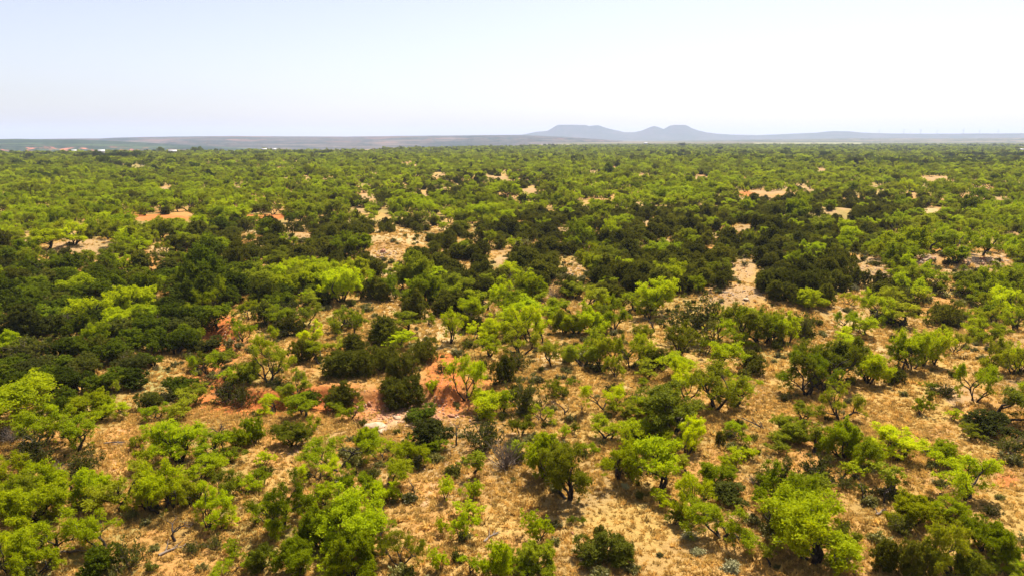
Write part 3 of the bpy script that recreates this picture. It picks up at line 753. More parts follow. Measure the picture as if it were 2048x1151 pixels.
REG_F = (512, 530, [
 ('m',640,270,330,280,'b',('the clustered bright mesquite','large clustered bright mesquite in the middle ground')),('m',430,190,270,200,'b'),('m',170,165,240,190,'b'),('m',370,310,210,140,'b'),('m',60,120,160,130,''),('j',900,250,200,180,''),('m',970,245,260,210,''),('m',1075,185,110,120,'y'),('s',1290,240,140,170,'b'),
 ('t',60,440,180,180,'d'),('m',370,440,210,180,''),('o',220,390,190,150,'d'),('m',600,505,250,210,''),('m',740,510,160,200,''),('j',1200,400,180,230,''),('j',960,570,230,200,''),('m',1110,500,170,170,''),('m',1080,610,200,130,'b'),('j',1240,710,200,200,'',('the juniper above the red soil','rounded dark juniper just above the bare red soil')),
 ('m',1445,575,170,250,'b',('the open mesquite with splayed stems','open light mesquite with splayed dark stems on tan grass')),('d',1540,435,90,110,''),('m',1700,560,340,220,'b'),('m',1730,675,170,170,'b'),('j',340,710,170,180,'',('the small dark juniper on the orange clearing','small dark juniper with a side knob on the orange clearing')),
 ('j',730,650,170,110,''),('j',590,810,240,200,'',('the leftmost juniper of the gully clump','broad dark juniper at the upper end of the red gully clump')),('j',780,810,220,200,''),('j',950,770,230,220,''),('j',1110,840,190,200,''),('j',660,980,220,200,'',('the juniper rooted on the red bank','dark juniper rooted on the red bank')),
 ('j',1030,1045,300,240,'',('the big round juniper on the red bank','big round juniper on the brink of the red bank')),('m',1560,990,290,420,'',('the tall mesquite beside the red bank','tall mesquite with black shade under it beside the red bank')),('s',1300,940,100,140,''),
 ('m',300,950,210,190,''),('t',400,1060,160,140,'d'),('m',130,1090,230,150,'b'),('m',350,1120,210,140,''),('m',90,870,270,300,'b'),('o',170,890,110,90,'d'),('m',1660,1100,290,190,'b'),('j',1850,870,150,210,''),('s',590,630,160,70,'y'),('t',1250,1150,210,110,'d'),('m',640,1090,160,80,'b'),('m',700,1140,180,100,'b'),
 ('o',1380,790,110,80,'d'),('j',270,520,170,140,''),('m',420,560,170,150,'b'),('o',180,540,110,80,'d'),('m',1280,440,110,90,'b'),('t',1350,210,120,90,'d'),('j',1180,130,170,140,''),('j',1420,360,200,170,''),('j',1560,330,200,150,''),('m',1700,330,190,130,'b'),('m',1850,350,200,250,'b'),('j',1600,180,200,150,''),('j',1800,150,200,140,''),('j',1380,120,190,120,''),('j',1720,230,180,140,''),
 ('m',1830,1090,120,180,''),('o',860,560,100,90,''),('m',190,330,180,140,'d'),('t',200,250,180,120,''),('m',480,730,180,130,'b'),
])
REG_G = (1024, 530, [
 ('j',430,215,140,140,'',('the small cone shaped juniper','small dark cone shaped juniper below a pale gap')),('g',310,245,130,180,'',('the brown grey brush by the junipers','brown grey dead brush standing among the junipers')),('g',30,150,140,130,''),('j',650,150,170,130,''),('j',900,210,180,170,''),('j',1130,200,180,150,''),('j',1560,160,170,120,''),('j',1870,185,150,150,''),('j',1000,110,180,120,''),('j',1300,130,190,130,''),('j',820,120,170,120,''),('j',1420,150,150,110,''),('j',200,120,180,130,''),('j',1250,210,160,120,''),
 ('m',120,260,290,210,'b'),('m',460,245,160,110,'b'),('m',570,325,210,220,'b'),('j',740,290,190,170,''),('m',705,185,150,80,'y'),('m',1065,225,90,80,'y'),('m',1360,190,120,120,'b'),('m',755,475,230,240,''),('m',900,340,180,150,'b'),
 ('o',1290,565,440,390,'',('the big dull grey-green bush','big rounded dull grey-green bush near the middle')),('m',1530,470,140,200,''),('m',1850,575,330,340,'b'),('m',130,570,290,300,'b'),('m',70,670,250,260,'b'),('m',480,510,350,250,'b'),('m',530,745,290,270,''),('m',650,760,160,260,'b'),('m',880,760,340,370,'b',('the full mesquite in the middle','full bright mesquite with several trunks in the middle')),
 ('j',1030,765,140,160,''),('m',1230,710,230,290,'b'),('d',1050,490,130,140,'',('the black dead limb','bare black dead limb poking out between mesquites')),('m',290,750,190,220,'b'),('m',770,825,150,190,'b'),('s',990,830,210,90,'b'),('m',1240,835,230,150,''),('m',1560,770,220,230,'b'),('m',1440,660,130,130,''),('m',1680,600,150,130,''),
 ('m',1500,1060,580,380,'b',('the huge dome mesquite','huge dome shaped bright mesquite on the orange grass')),('m',690,1070,270,220,'b',('the compact mesquite on the pale grass','compact rounded mesquite alone on the pale grass')),
 ('d',405,1115,110,140,'',('the short forked stump','short dark forked stump with a few green sprigs')),('d',520,1095,60,90,''),('m',310,970,180,140,'b'),('o',90,1090,270,330,'d',('the brown dark shrub','tall brownish dark shrub left of the pale grass')),('o',40,770,170,150,'d'),('m',220,1150,190,150,'b'),('m',800,1110,210,120,'b'),('m',1030,1135,210,130,'b'),('m',1150,1135,140,190,''),('m',1240,1150,190,90,'b'),
 ('j',1790,780,220,160,''),('s',440,885,90,55,'d'),('s',970,890,100,60,''),('m',420,380,170,130,''),('m',290,440,170,140,'d'),('m',320,350,150,120,'b'),('m',700,420,160,140,'d'),('m',1010,400,150,150,'d'),('o',740,930,110,50,'d'),('m',1720,440,180,160,'b'),('o',620,790,140,70,'d'),('o',300,100,120,60,''),('m',600,640,190,160,'b'),('m',960,600,190,180,'b'),
])
REG_H = (1536, 530, [
 ('j',220,165,190,140,''),('j',470,190,180,160,''),('j',650,135,140,150,''),('j',40,180,160,150,''),('j',100,250,170,150,''),('m',300,310,200,140,'b'),('j',420,300,120,170,''),('m',600,295,130,100,'y',('the bright lollipop mesquite','small bright lollipop shaped mesquite crown on tan slope')),('m',770,425,200,240,'b'),
 ('m',575,505,160,240,'',('the thin stemmed mesquite','thin stemmed upright mesquite with a bare lower trunk')),('m',720,525,190,160,'b'),('o',1010,285,160,140,'',('the greyish fountain shrub','greyish fountain shaped shrub on bare tan soil')),('m',1090,280,170,110,'b'),('j',800,155,110,120,''),('j',920,175,130,110,''),('m',1020,125,150,140,''),('j',1100,175,120,90,''),
 ('m',1420,215,340,220,'d',('the dark domed mesquite','dark green domed mesquite above the bare orange slope')),('o',1240,195,120,90,'d'),('m',1790,210,240,210,''),('j',1300,435,220,200,'',('the pointed green juniper','pointed green juniper between yellow-green mesquites')),('m',20,570,340,330,'b'),('o',260,530,190,220,'',('the brown-green fan shrub','fan shaped brown-green shrub on tan grass')),
 ('m',1140,750,380,370,'b',('the mesquite with black shade at its foot','full mesquite with black shade at its foot on the right')),('m',980,450,210,140,'y'),('m',390,920,650,430,'',('the vast spreading mesquite','vast spreading mesquite with a curved dark trunk')),('m',740,870,230,240,'b'),('d',800,780,70,120,'',('the slanted snag','slanted broken snag beside a mesquite')),('j',950,870,140,110,''),('m',970,785,220,240,''),
 ('m',530,1140,260,290,'b'),('m',1720,380,310,240,'b'),('m',1370,650,190,200,'b'),('m',1810,810,340,310,'b'),('m',1530,1010,270,350,'',('the tall slanting mesquite','tall slanting mesquite at the edge of the grass')),('m',1700,1140,330,350,''),('m',1850,1010,210,210,''),('s',1130,1105,120,140,'b'),('s',1220,1065,90,130,''),('s',1380,1145,130,90,'b'),
 ('m',260,1145,160,150,'b'),('o',120,1005,100,70,'d'),('s',1200,915,110,70,'d'),('o',1310,965,160,100,'d'),('m',1590,430,170,160,'b'),('s',700,690,100,120,''),('m',860,440,150,120,'b'),('m',1500,530,220,170,'b'),('m',1650,560,260,190,'b'),('m',1830,480,180,170,''),('m',1420,420,130,120,''),('d',1810,200,90,100,''),('m',1560,310,140,110,'b'),('m',1870,330,150,140,'b'),('j',540,110,140,110,''),('w',630,190,60,50,''),('m',350,760,200,180,'b'),('m',620,680,180,170,'b'),
])
for _ox, _oy, _l in (REG_A, REG_B, REG_C, REG_D, REG_E, REG_F, REG_G, REG_H):
    for e in _l:
        HAND.append((e[0], _ox + e[1] / Z, _oy + e[2] / Z, e[3] / Z, e[4] / Z, e[5], e[6] if len(e) > 6 else None))

# ------------------------------------------------------------------ the rest of the plants: zones of the place, sown at random
def inpoly(u, v, poly):
    r = np.zeros(np.shape(u), bool)
    n = len(poly)
    for i in range(n):
        (x1, y1), (x2, y2) = poly[i], poly[(i + 1) % n]
        c = ((y1 > v) != (y2 > v)) & (u < (x2 - x1) * (v - y1) / (y2 - y1 + 1e-12) + x1)
        r ^= c
    return r
Z_JUN = [(470, 520), (560, 450), (700, 432), (820, 445), (900, 462), (1000, 452), (1080, 428), (1200, 432), (1400, 408), (1600, 388), (1760, 402), (1830, 440), (1750, 480), (1722, 570), (1600, 604), (1480, 604),
         (1300, 592), (1150, 600), (1000, 575), (860, 565), (700, 548)]
Z_JUN2 = [(630, 415), (720, 392), (850, 352), (1010, 342), (1120, 352), (1110, 392), (960, 404), (800, 404), (700, 424)]
Z_JUN3 = [(300, 525), (360, 478), (480, 442), (600, 445), (560, 500), (470, 560)]
Z_JUN4 = [(1400, 412), (1600, 384), (1800, 392), (1960, 440), (1850, 470), (1700, 420)]
Z_THICK = [(-60, 575), (60, 545), (200, 535), (420, 528), (520, 562), (480, 640), (420, 700), (310, 742), (262, 792), (120, 800), (-60, 810)]
# a plant: kind, x, y, width m, height m, tint, landmark, hand
PL = []
def plant_size(u, v, w, h, x, y):
    z = height(x, y)
    _, _, d = project(x, y, z)
    dep = np.arctan2(CAM_H - z, np.hypot(x, y))
    W = w / F_PX * d * (0.99)
    Hh = np.maximum(h / F_PX * d - 0.28 * W * np.sin(dep), 0.25 * W) / np.cos(dep) * 0.98
    return W, Hh
_hu = np.array([h[1] for h in HAND]); _hv = np.array([h[2] for h in HAND])
_hx, _hy = unproject(_hu, _hv)
_W, _H = plant_size(_hu, _hv, np.array([h[3] for h in HAND]), np.array([h[4] for h in HAND]), _hx, _hy)
for i, h in enumerate(HAND):
    w_, h_, x_, y_ = float(_W[i]), float(_H[i]), float(_hx[i]), float(_hy[i])
    if h[0] == 'm' and w_ > 4.9:                                     # the widest crowns are several trees grown together
        for sgn in (-1, 1):
            PL.append(['m', x_ + sgn * w_ * rnd.uniform(0.24, 0.32), y_ + rnd.uniform(-0.2, 0.3) * w_, w_ * rnd.uniform(0.46, 0.58), h_ * rnd.uniform(0.66, 0.85), h[5], None, True])
        w_ *= 0.66
    PL.append([h[0], x_, y_, w_, h_, h[5], h[6], True])

grid = {}
def crowded(x, y, rad):
    g = 4.0
    for i in range(int((x - rad - 3) // g), int((x + rad + 3) // g) + 1):
        for j in range(int((y - rad - 3) // g), int((y + rad + 3) // g) + 1):
            for (a, b, r) in grid.get((i, j), ()):
                if (a - x) ** 2 + (b - y) ** 2 < (rad + r) ** 2: return True
    return False
def put(x, y, r):
    grid.setdefault((int(x // 4.0), int(y // 4.0)), []).append((x, y, r))
for p in PL: put(p[1], p[2], p[3] * 0.30)

def sow(r0, r1, n, seed, dens=1.0):
    g = np.random.default_rng(seed)
    r = np.sqrt(r0 ** 2 + (r1 ** 2 - r0 ** 2) * g.random(n)); a = np.radians(g.uniform(-52, 52, n))
    x = r * np.sin(a); y = r * np.cos(a); z = height(x, y)
    u, v, d = project(x, y, z); u2, v2, _ = project(x, y, z + 2.6)
    b0, _ = bare_amount(u, v); b1, _ = bare_amount(u2, v2)
    um, vm, _ = project(x, y, z + 1.3); b2, _ = bare_amount(um, vm)
    bare = np.maximum(b0, np.maximum(b1, b2))
    hw = 1.7 / d * F_PX
    for du, vv2 in ((-0.6, vm), (0.6, vm), (-0.5, v2), (0.5, v2), (-0.6, v), (0.6, v)):
        bare = np.maximum(bare, bare_amount(u + du * hw, vv2)[0])
    inner = inpoly(u, v, Z_JUN); j2 = inpoly(u, v, Z_JUN2); j3 = inpoly(u, v, Z_JUN3); j4 = inpoly(u, v, Z_JUN4); th = inpoly(u, v, Z_THICK)
    pn = fbm(x / 60 + 7, y / 60, 3); pd = fbm(x / 38 + 70, y / 38 + 5, 3)
    q = g.random((n, 4))
    for i in range(n):
        if bare[i] > 0.4 and (q[i, 0] < 0.96 or v[i] > 560): continue
        k = None
        s = q[i, 1]
        if (inner[i] or j2[i] or j4[i]) and q[i, 3] > 0.62 + 2.0 * pd[i]: continue
        if th[i]:
            k = 't' if s < 0.66 else ('o' if s < 0.76 else ('j' if s < 0.82 else 'm'))
        elif inner[i]:
            k = 'j' if s < 0.80 else ('m' if s < 0.95 else 'o')
        elif j2[i] or j4[i]:
            k = 'j' if s < 0.55 else ('m' if s < 0.93 else 'o')
        elif j3[i]:
            k = 'j' if s < 0.42 else ('m' if s < 0.72 else ('o' if s < 0.86 else 't'))
        else:
            far = r[i] > 320
            keep = 0.58 + 2.3 * pd[i] if not far else 0.74 + 2.2 * pd[i]
            if v[i] > 600: keep *= (0.72 if (u[i] < 560 and v[i] > 800) else 0.55 if (u[i] < 820 and v[i] > 850) else 0.14)
            if q[i, 2] > keep: continue
            k = 'm' if s < 0.80 else ('j' if s < 0.86 + 0.3 * max(0, pn[i] - 0.08) else ('o' if s < 0.93 else ('t' if s < 0.97 else 's')))
            if far and k in 'so': k = 'm'
        f = float(np.exp(g.normal() * 0.22))
        if k == 'm': W, Hh = 4.2 * f, 3.7 * f * float(np.exp(g.normal() * 0.12))
        elif k == 'j': W, Hh = 3.3 * f, 2.7 * f * (1 + 0.15 * g.normal())
        elif k == 't': W, Hh = 3.9 * f, 3.3 * f * float(np.exp(g.normal() * 0.25))
        elif k == 'o': W, Hh = 2.2 * f, 1.6 * f
        else: W, Hh = 2.0 * f, 1.9 * f
        rad = W * (0.47 if k == 't' else 0.41 if k == 'j' else (0.40 if r[i] > 300 else 0.38))
        if v[i] > 1172 and (v[i] < 1330 or k == 'j'): continue
        if r[i] < 700:
            if crowded(x[i], y[i], rad * 0.9): continue
            put(x[i], y[i], rad * 0.9)
        if v[i] > 640 and k == 'm': k = 'm' if f > 0.85 else 's'
        tint = 'b' if (k in 'mt' and g.random() < 0.35) else ('d' if g.random() < 0.2 else '')
        PL.append([k, float(x[i]), float(y[i]), W, Hh, tint, None, False])
sow(26, 150, 6400, 1)
sow(150, 320, 13600, 2)
sow(320, 700, 27000, 3)
# beyond 700 m: wider crowns, sown without a spacing check
def sow_far(r0, r1, n, seed):
    g = np.random.default_rng(seed)
    r = np.sqrt(r0 ** 2 + (r1 ** 2 - r0 ** 2) * g.random(n)); a = np.radians(g.uniform(-45, 45, n))
    x = r * np.sin(a); y = r * np.cos(a); z = height(x, y)
    u, v, d = project(x, y, z + 1.5)
    b, _ = bare_amount(u, v)
    for (u0, u1, v0, v1, c) in FIELDS: b[(u > u0) & (u < u1) & (v > v0 - 0.6) & (v < v1 + 0.4)] = 1
    fr = foot_range(u)
    ps = fbm(x / 420 + 11, y / 110 + 3, 3); pd = fbm(x / 200 + 70, y / 120 + 5, 3); q = g.random((n, 2)); f = np.exp(g.normal(size=n) * 0.25)
    for i in range(n):
        if b[i] > 0.5 or q[i, 0] > 0.72 + 1.8 * pd[i] or y[i] > fr[i] * 0.985: continue
        k = 'j' if q[i, 1] < 0.06 else ('t' if q[i, 1] < 0.12 + 2.2 * max(0, ps[i] - 0.06) else 'm')
        w = {'m': 4.3, 'j': 3.6, 't': 4.8}[k] * f[i]
        PL.append([k, float(x[i]), float(y[i]), w, {'m': 3.9, 'j': 3.2, 't': 4.4}[k] * f[i], '', None, False])
sow_far(700, 1500, 29000, 4)
sow_far(1500, 2600, 40000, 5)
sow_far(2600, 4200, 25000, 6)
# rows and clumps of tall dark trees far out
for (u0, u1, v, n, hh, s) in [(168, 282, 319.5, 26, 9, 1), (520, 534, 313, 4, 8, 2), (632, 668, 309.5, 8, 8, 3), (1886, 2060, 317, 30, 8, 4), (1880, 1905, 315, 4, 7, 5), (384, 400, 306, 4, 10, 6), (58, 76, 322, 3, 9, 7), (325, 345, 329, 4, 7, 8), (462, 520, 312, 9, 7, 9),
                              (380, 400, 341, 3, 6, 10), (70, 95, 362, 4, 6, 11), (255, 262, 340, 2, 6, 12), (1420, 1500, 309, 10, 6, 13), (1060, 1100, 313.5, 8, 6, 14), (1300, 1330, 312, 5, 7, 15), (560, 610, 311, 7, 8, 16)]:
    g = random.Random(s)
    for i in range(n):
        uu = u0 + (u1 - u0) * (i + g.random()) / n; vv = v + g.uniform(-1.2, 0.8)
        xx, yy = unproject(uu, vv)
        f = g.uniform(0.7, 1.2)
        PL.append(['t', float(xx[0]), float(yy[0]), hh * 1.1 * f, hh * f, 'd', None, False])

# which plants stand alone as things: per kind the 300 that show largest
ALL = np.array([(p[1], p[2]) for p in PL])
ZS = height(ALL[:, 0], ALL[:, 1])
U, VV, D = project(ALL[:, 0], ALL[:, 1], ZS)
SIZE = np.array([max(p[3], p[4]) for p in PL]) / D * F_PX
TOPV = VV - np.array([p[4] for p in PL]) / D * F_PX
seen = (U > -0.5 * SIZE) & (U < 2048 + 0.5 * SIZE) & (TOPV < 1145) & (VV > 280)
KIND = np.array([p[0] for p in PL])
PICK = np.zeros(len(PL), bool)
HANDM = np.array([p[7] for p in PL])
for k in NAMES:
    ids = np.where((KIND == k) & seen)[0]
    ids = ids[np.argsort(-SIZE[ids] - 1000.0 * np.array([PL[i][6] is not None for i in ids]))][:296]
    PICK[ids] = True
near_unseen = (~seen) & (D < 400)

TINTS = {'': (1, 1, 1), 'b': (1.22, 1.16, 1.0), 'd': (0.72, 0.74, 0.85), 'y': (1.28, 1.18, 1.0)}
rp = random.Random(77)
INDIV = []
for i in np.where(PICK)[0]:
    k, x, y, W, Hh, tint, lm, hand = PL[i]
    pr = rp.choice(PROTO[k] if lm is None or k != 'm' else [PROTO[k][q] for q in (0, 4, 6, 9)])
    sw = W / pr.w; sh = Hh / pr.h
    sh = min(max(sh, sw * 0.62), sw * 1.5)
    name = NAMES[k][0]
    root = bpy.data.objects.new(name, None); COL.objects.link(root)
    root.empty_display_size = 0.3
    root.location = (x, y, float(ZS[i]) - 0.03)
    root.rotation_euler = (0, 0, rp.random() * 6.283)
    root.scale = (sw, sw * rp.uniform(0.9, 1.1), sh)
    for (pn, me) in pr.parts:
        if pn not in pr.first:
            o = bpy.data.objects.new(pn, me); pr.first[pn] = o
        else:
            o = pr.first[pn].copy()
        COL.objects.link(o); o.parent = root
        f = rp.uniform(0.9, 1.1)
        tc = TINTS[tint]
        o.color = (tc[0] * f, tc[1] * f, tc[2], 1)
    root['category'] = NAMES[k][1]
    INDIV.append([i, root])

# ------------------------------------------------------------------ labels
LM = [(PL[i][6], U[i], VV[i] - 0.3 * SIZE[i], i) for i, _ in INDIV if PL[i][6]]
LM_EXTRA = [('the pale bald knoll', 1470, 580), ('the wide tan bald patch', 790, 472), ('the pale gap in the junipers', 1742, 540), ('the red soil strip', 330, 436), ('the whitish wash', 800, 820)]
GROUPS = {'m': 'mesquite trees of the scrub', 's': 'mesquite saplings', 'j': 'juniper bushes of the dark belt', 't': 'leafy bushes of the thickets', 'o': 'olive shrubs', 'g': 'dead grey brush', 'd': 'bare dead trees', 'w': 'silver sage clumps'}
FARZ = {'m': ['in the far scrub at the left', 'in the far scrub left of centre', 'in the far scrub right of centre', 'in the far scrub at the right']}
ORD = ['', 'second', 'third', 'fourth', 'fifth', 'sixth', 'seventh', 'eighth', 'ninth', 'tenth', 'eleventh', 'twelfth']
def zone_label(i):
    k = PL[i][0]; cu = U[i]
    band = 'far out near the skyline' if VV[i] < 322 else 'in the far scrub' if VV[i] < 372 else 'just behind the juniper belt' if VV[i] < 430 else 'along the juniper belt'
    side = ['at the left edge', 'left of the pale barn', 'well left of the mesas', 'just left of the mesas', 'below the left mesa', 'below the right mesa', 'right of the mesas', 'below the wind turbines', 'at the right edge']
    side = side[sum(cu > q for q in (120, 340, 700, 1040, 1235, 1430, 1720, 1930))]
    big = 'large ' if SIZE[i] > 34 else 'small ' if SIZE[i] < 20 else ''
    return '%s%s %s %s' % (big, {'m': {'b': 'bright mesquite', 'd': 'dull mesquite'}.get(PL[i][5], 'green mesquite'), 'j': 'dark juniper', 't': {'d': 'very dark leafy tree'}.get(PL[i][5], 'leafy tree'), 'o': 'olive shrub', 's': 'mesquite sapling', 'g': 'grey brush', 'd': 'bare tree', 'w': 'pale sage'}[k], band, side)
sect = {}
for i, root in INDIV:
    k = PL[i][0]
    root['group'] = GROUPS[k]
    if PL[i][6]:
        root['label'] = PL[i][6][1]; continue
    cu, cv = U[i], VV[i] - 0.3 * SIZE[i]
    best = None
    for (nm, lu, lv) in [(a[0][0], a[1], a[2]) for a in LM] + LM_EXTRA:
        dd = math.hypot(cu - lu, (cv - lv) * 1.7)
        if best is None or dd < best[0]: best = (dd, nm, lu, lv)
    dd, nm, lu, lv = best
    if (k in 'mtj' and SIZE[i] < 26 and not PL[i][7]) or SIZE[i] < 12 or (k in 'mt' and VV[i] < 470):
        root['label'] = zone_label(i)
        continue
    du, dv = cu - lu, (cv - lv) * 1.7
    if abs(du) > abs(dv): s = 'left of' if du < 0 else 'right of'
    else: s = 'behind' if dv < 0 else 'in front of'
    sect.setdefault((k, nm, s), []).append((dd, i, root))
ADJ = {'m': {'': 'green', 'b': 'bright green', 'd': 'dark green', 'y': 'yellow-green'}, 's': {'': 'small green', 'b': 'small bright', 'd': 'small dull', 'y': 'small yellow'},
       'j': {'': 'dark', 'b': 'dark', 'd': 'dark', 'y': 'dark'}, 't': {'': 'mid green', 'b': 'mid green', 'd': 'dark green', 'y': 'mid green'}, 'o': {'': 'dull', 'b': 'dull', 'd': 'dark', 'y': 'dull'},
       'g': {'': 'grey'}, 'd': {'': 'black'}, 'w': {'': 'pale'}}
for (k, nm, s), lst in sect.items():
    lst.sort(key=lambda e: e[0])
    lst2 = lst
    for r, (dd, i, root) in enumerate(lst2):
        o = 'nearest' if r == 0 else (ORD[r] + ' nearest' if r < len(ORD) else '%dth nearest' % (r + 1))
        a = ADJ[k].get(PL[i][5], '')
        if r >= 10:
            root['label'] = zone_label(i) if VV[i] < 600 else 'outlying %s, well %s %s' % (NAMES[k][2], s, nm); continue
        root['label'] = '%s %s, %s %s %s' % (a, NAMES[k][2], o, s, nm)

# ------------------------------------------------------------------ the remaining plants of each kind as one mass
def scatter(name, label, cat, pts, scl, rot, var, variants, color_seed=0):
    """Points carrying instances of the given lists of meshes-objects, on a geometry-nodes mesh object."""
    me = bpy.data.meshes.new(name)
    me.vertices.add(len(pts)); me.vertices.foreach_set('co', np.asarray(pts, np.float32).ravel())
    for nm, typ, val in (('scl', 'FLOAT_VECTOR', scl), ('rot', 'FLOAT_VECTOR', rot), ('var', 'INT', var)):
        a = me.attributes.new(nm, typ, 'POINT')
        a.data.foreach_set('vector' if typ == 'FLOAT_VECTOR' else 'value', np.asarray(val, np.int32 if typ == 'INT' else np.float32).ravel())
    o = link(name, me)
    ng = bpy.data.node_groups.new(name, 'GeometryNodeTree')
    ng.interface.new_socket('Geometry', in_out='INPUT', socket_type='NodeSocketGeometry')
    ng.interface.new_socket('Geometry', in_out='OUTPUT', socket_type='NodeSocketGeometry')
    N = ng.nodes; L = ng.links
    gi = N.new('NodeGroupInput'); go = N.new('NodeGroupOutput'); iop = N.new('GeometryNodeInstanceOnPoints')
    allj = N.new('GeometryNodeJoinGeometry')
    insts = []
    for objs in variants:
        jn = N.new('GeometryNodeJoinGeometry')
        for ob in objs:
            oi = N.new('GeometryNodeObjectInfo'); oi.transform_space = 'ORIGINAL'; oi.inputs['Object'].default_value = ob
            L.new(oi.outputs['Geometry'], jn.inputs[0])
        ti = N.new('GeometryNodeGeometryToInstance'); L.new(jn.outputs[0], ti.inputs[0]); insts.append(ti)
    for ti in reversed(insts): L.new(ti.outputs[0], allj.inputs[0])
    def na(nm, typ):
        n = N.new('GeometryNodeInputNamedAttribute'); n.data_type = typ; n.inputs['Name'].default_value = nm
        return n.outputs['Attribute']
    L.new(gi.outputs[0], iop.inputs['Points']); L.new(allj.outputs[0], iop.inputs['Instance'])
    iop.inputs['Pick Instance'].default_value = True
    L.new(na('var', 'INT'), iop.inputs['Instance Index']); L.new(na('scl', 'FLOAT_VECTOR'), iop.inputs['Scale'])
    er = N.new('FunctionNodeEulerToRotation'); L.new(na('rot', 'FLOAT_VECTOR'), er.inputs[0]); L.new(er.outputs[0], iop.inputs['Rotation'])
    L.new(iop.outputs[0], go.inputs[0])
    md = o.modifiers.new('scatter', 'NODES'); md.node_group = ng
    return tag(o, label, cat, kind='stuff')
def variants_of(k):
    return [[p.first[n] for n, _ in p.parts] for p in PROTO[k] if p.first]
def mass(k, name, label, ids):
    if not len(ids): return
    g = np.random.default_rng(hash(name) % 1000 if False else len(ids))
    protos = [p for p in PROTO[k] if p.first]
    var = g.integers(0, len(protos), len(ids))
    pw = np.array([p.w for p in protos])[var]; ph = np.array([p.h for p in protos])[var]
    W = np.array([PL[i][3] for i in ids]); Hh = np.array([PL[i][4] for i in ids])
    sw = W / pw; sh = np.clip(Hh / ph, sw * 0.62, sw * 1.5)
    pts = np.column_stack([ALL[ids], ZS[ids] - 0.03])
    rot = np.column_stack([np.zeros(len(ids)), np.zeros(len(ids)), g.random(len(ids)) * 6.283])
    scatter(name, label, NAMES[k][1], pts, np.column_stack([sw, sw, sh]), rot, var, variants_of(k))
inview = (U > -620) & (U < 2670)
rest = (~PICK) & (inview | (D < 250))
mass('m', 'mesquite_scrub', 'far mass of green mesquite covering the plain to the horizon', np.where(rest & (KIND == 'm'))[0])
mass('j', 'juniper_scrub', 'remaining dark junipers scattered through the far scrub', np.where(rest & (KIND == 'j'))[0])
mass('t', 'broadleaf_thicket', 'far dark leafy trees and bushes mixed into the scrub', np.where(rest & (KIND == 't'))[0])
mass('o', 'olive_scrub', 'small dull olive shrubs scattered between the mesquites', np.where(rest & (KIND == 'o'))[0])
mass('s', 'sapling_scrub', 'small mesquite saplings scattered through the scrub', np.where(rest & (KIND == 's'))[0])

# ------------------------------------------------------------------ dry grass, weeds and stones
def ground_scatter(r0, r1, n, seed, amp=0.55):
    g = np.random.default_rng(seed)
    r = np.sqrt(r0 ** 2 + (r1 ** 2 - r0 ** 2) * g.random(n)); a = np.radians(g.uniform(-51, 51, n))
    x = r * np.sin(a); y = r * np.cos(a)
    return g, x, y
def grass_field():
    P, S, R, Vv = [], [], [], []
    for (r0, r1, n, sd, sz) in ((30, 75, 70000, 21, 1.1), (75, 130, 62000, 22, 1.4), (130, 210, 32000, 23, 1.8)):
        g, x, y = ground_scatter(r0, r1, n, sd)
        z = height(x, y); u, v, d = project(x, y, z)
        b, w = bare_amount(u, v, 0.5)
        soil = np.array([BARE[i][4] if i >= 0 else 'x' for i in w])
        thin = np.where((soil == 'r') | (soil == 'w'), 0.86, np.where(soil == 'p', 0.75, np.where(soil == 'o', 0.45, 0.15))) * b
        s, t = scarp_dist(x, y)
        thin = np.maximum(thin, 0.92 * np.clip(1.2 - np.abs(s + 0.8) / 2.4, 0, 1))
        patch = 0.85 + 1.5 * fbm(x / 7 + 3, y / 7, 3) + 1.0 * fbm(x / 2.0, y / 2.0, 2)
        k = (g.random(n) > thin) & (g.random(n) < patch)
        x, y, z = x[k], y[k], z[k]; m = len(x)
        P.append(np.column_stack([x, y, z])); sc = sz * np.exp(g.normal(size=m) * 0.3) * (0.9 + 0.9 * fbm(x / 5, y / 5 + 30, 2))
        S.append(np.column_stack([sc, sc, sc * (0.5 + 0.4 * g.random(m))])); R.append(np.column_stack([g.normal(size=m) * 0.15, g.normal(size=m) * 0.15, g.random(m) * 6.28]))
        Vv.append(np.concatenate([g.integers(0, 4, m)]))
    tufts = [tuft(201, 24, 0.22, M_GRASS, 1.0), tuft(202, 28, 0.24, M_GRASS, 0.9), tuft(203, 22, 0.20, M_GRASS, 1.1), tuft(204, 26, 0.27, M_GRASS, 0.8)]
    firsts = []
    for t, q in zip(tufts, ((1.2, 41.0), (6.4, 43.0), (-7.0, 44.5), (14.0, 47.0))):
        o = link('grass_tuft', t); o.location = (q[0], q[1], float(height(np.array([q[0]]), np.array([q[1]]))[0]))
        tag(o, 'short tuft of dry tan grass in the opening at the lower edge', 'grass tuft', 'dry grass tufts', 'stuff'); firsts.append([o])
    scatter('dry_grass', 'dry tan grass covering the ground between the trees', 'grass', np.vstack(P), np.vstack(S), np.vstack(R), np.concatenate(Vv), firsts)
grass_field()
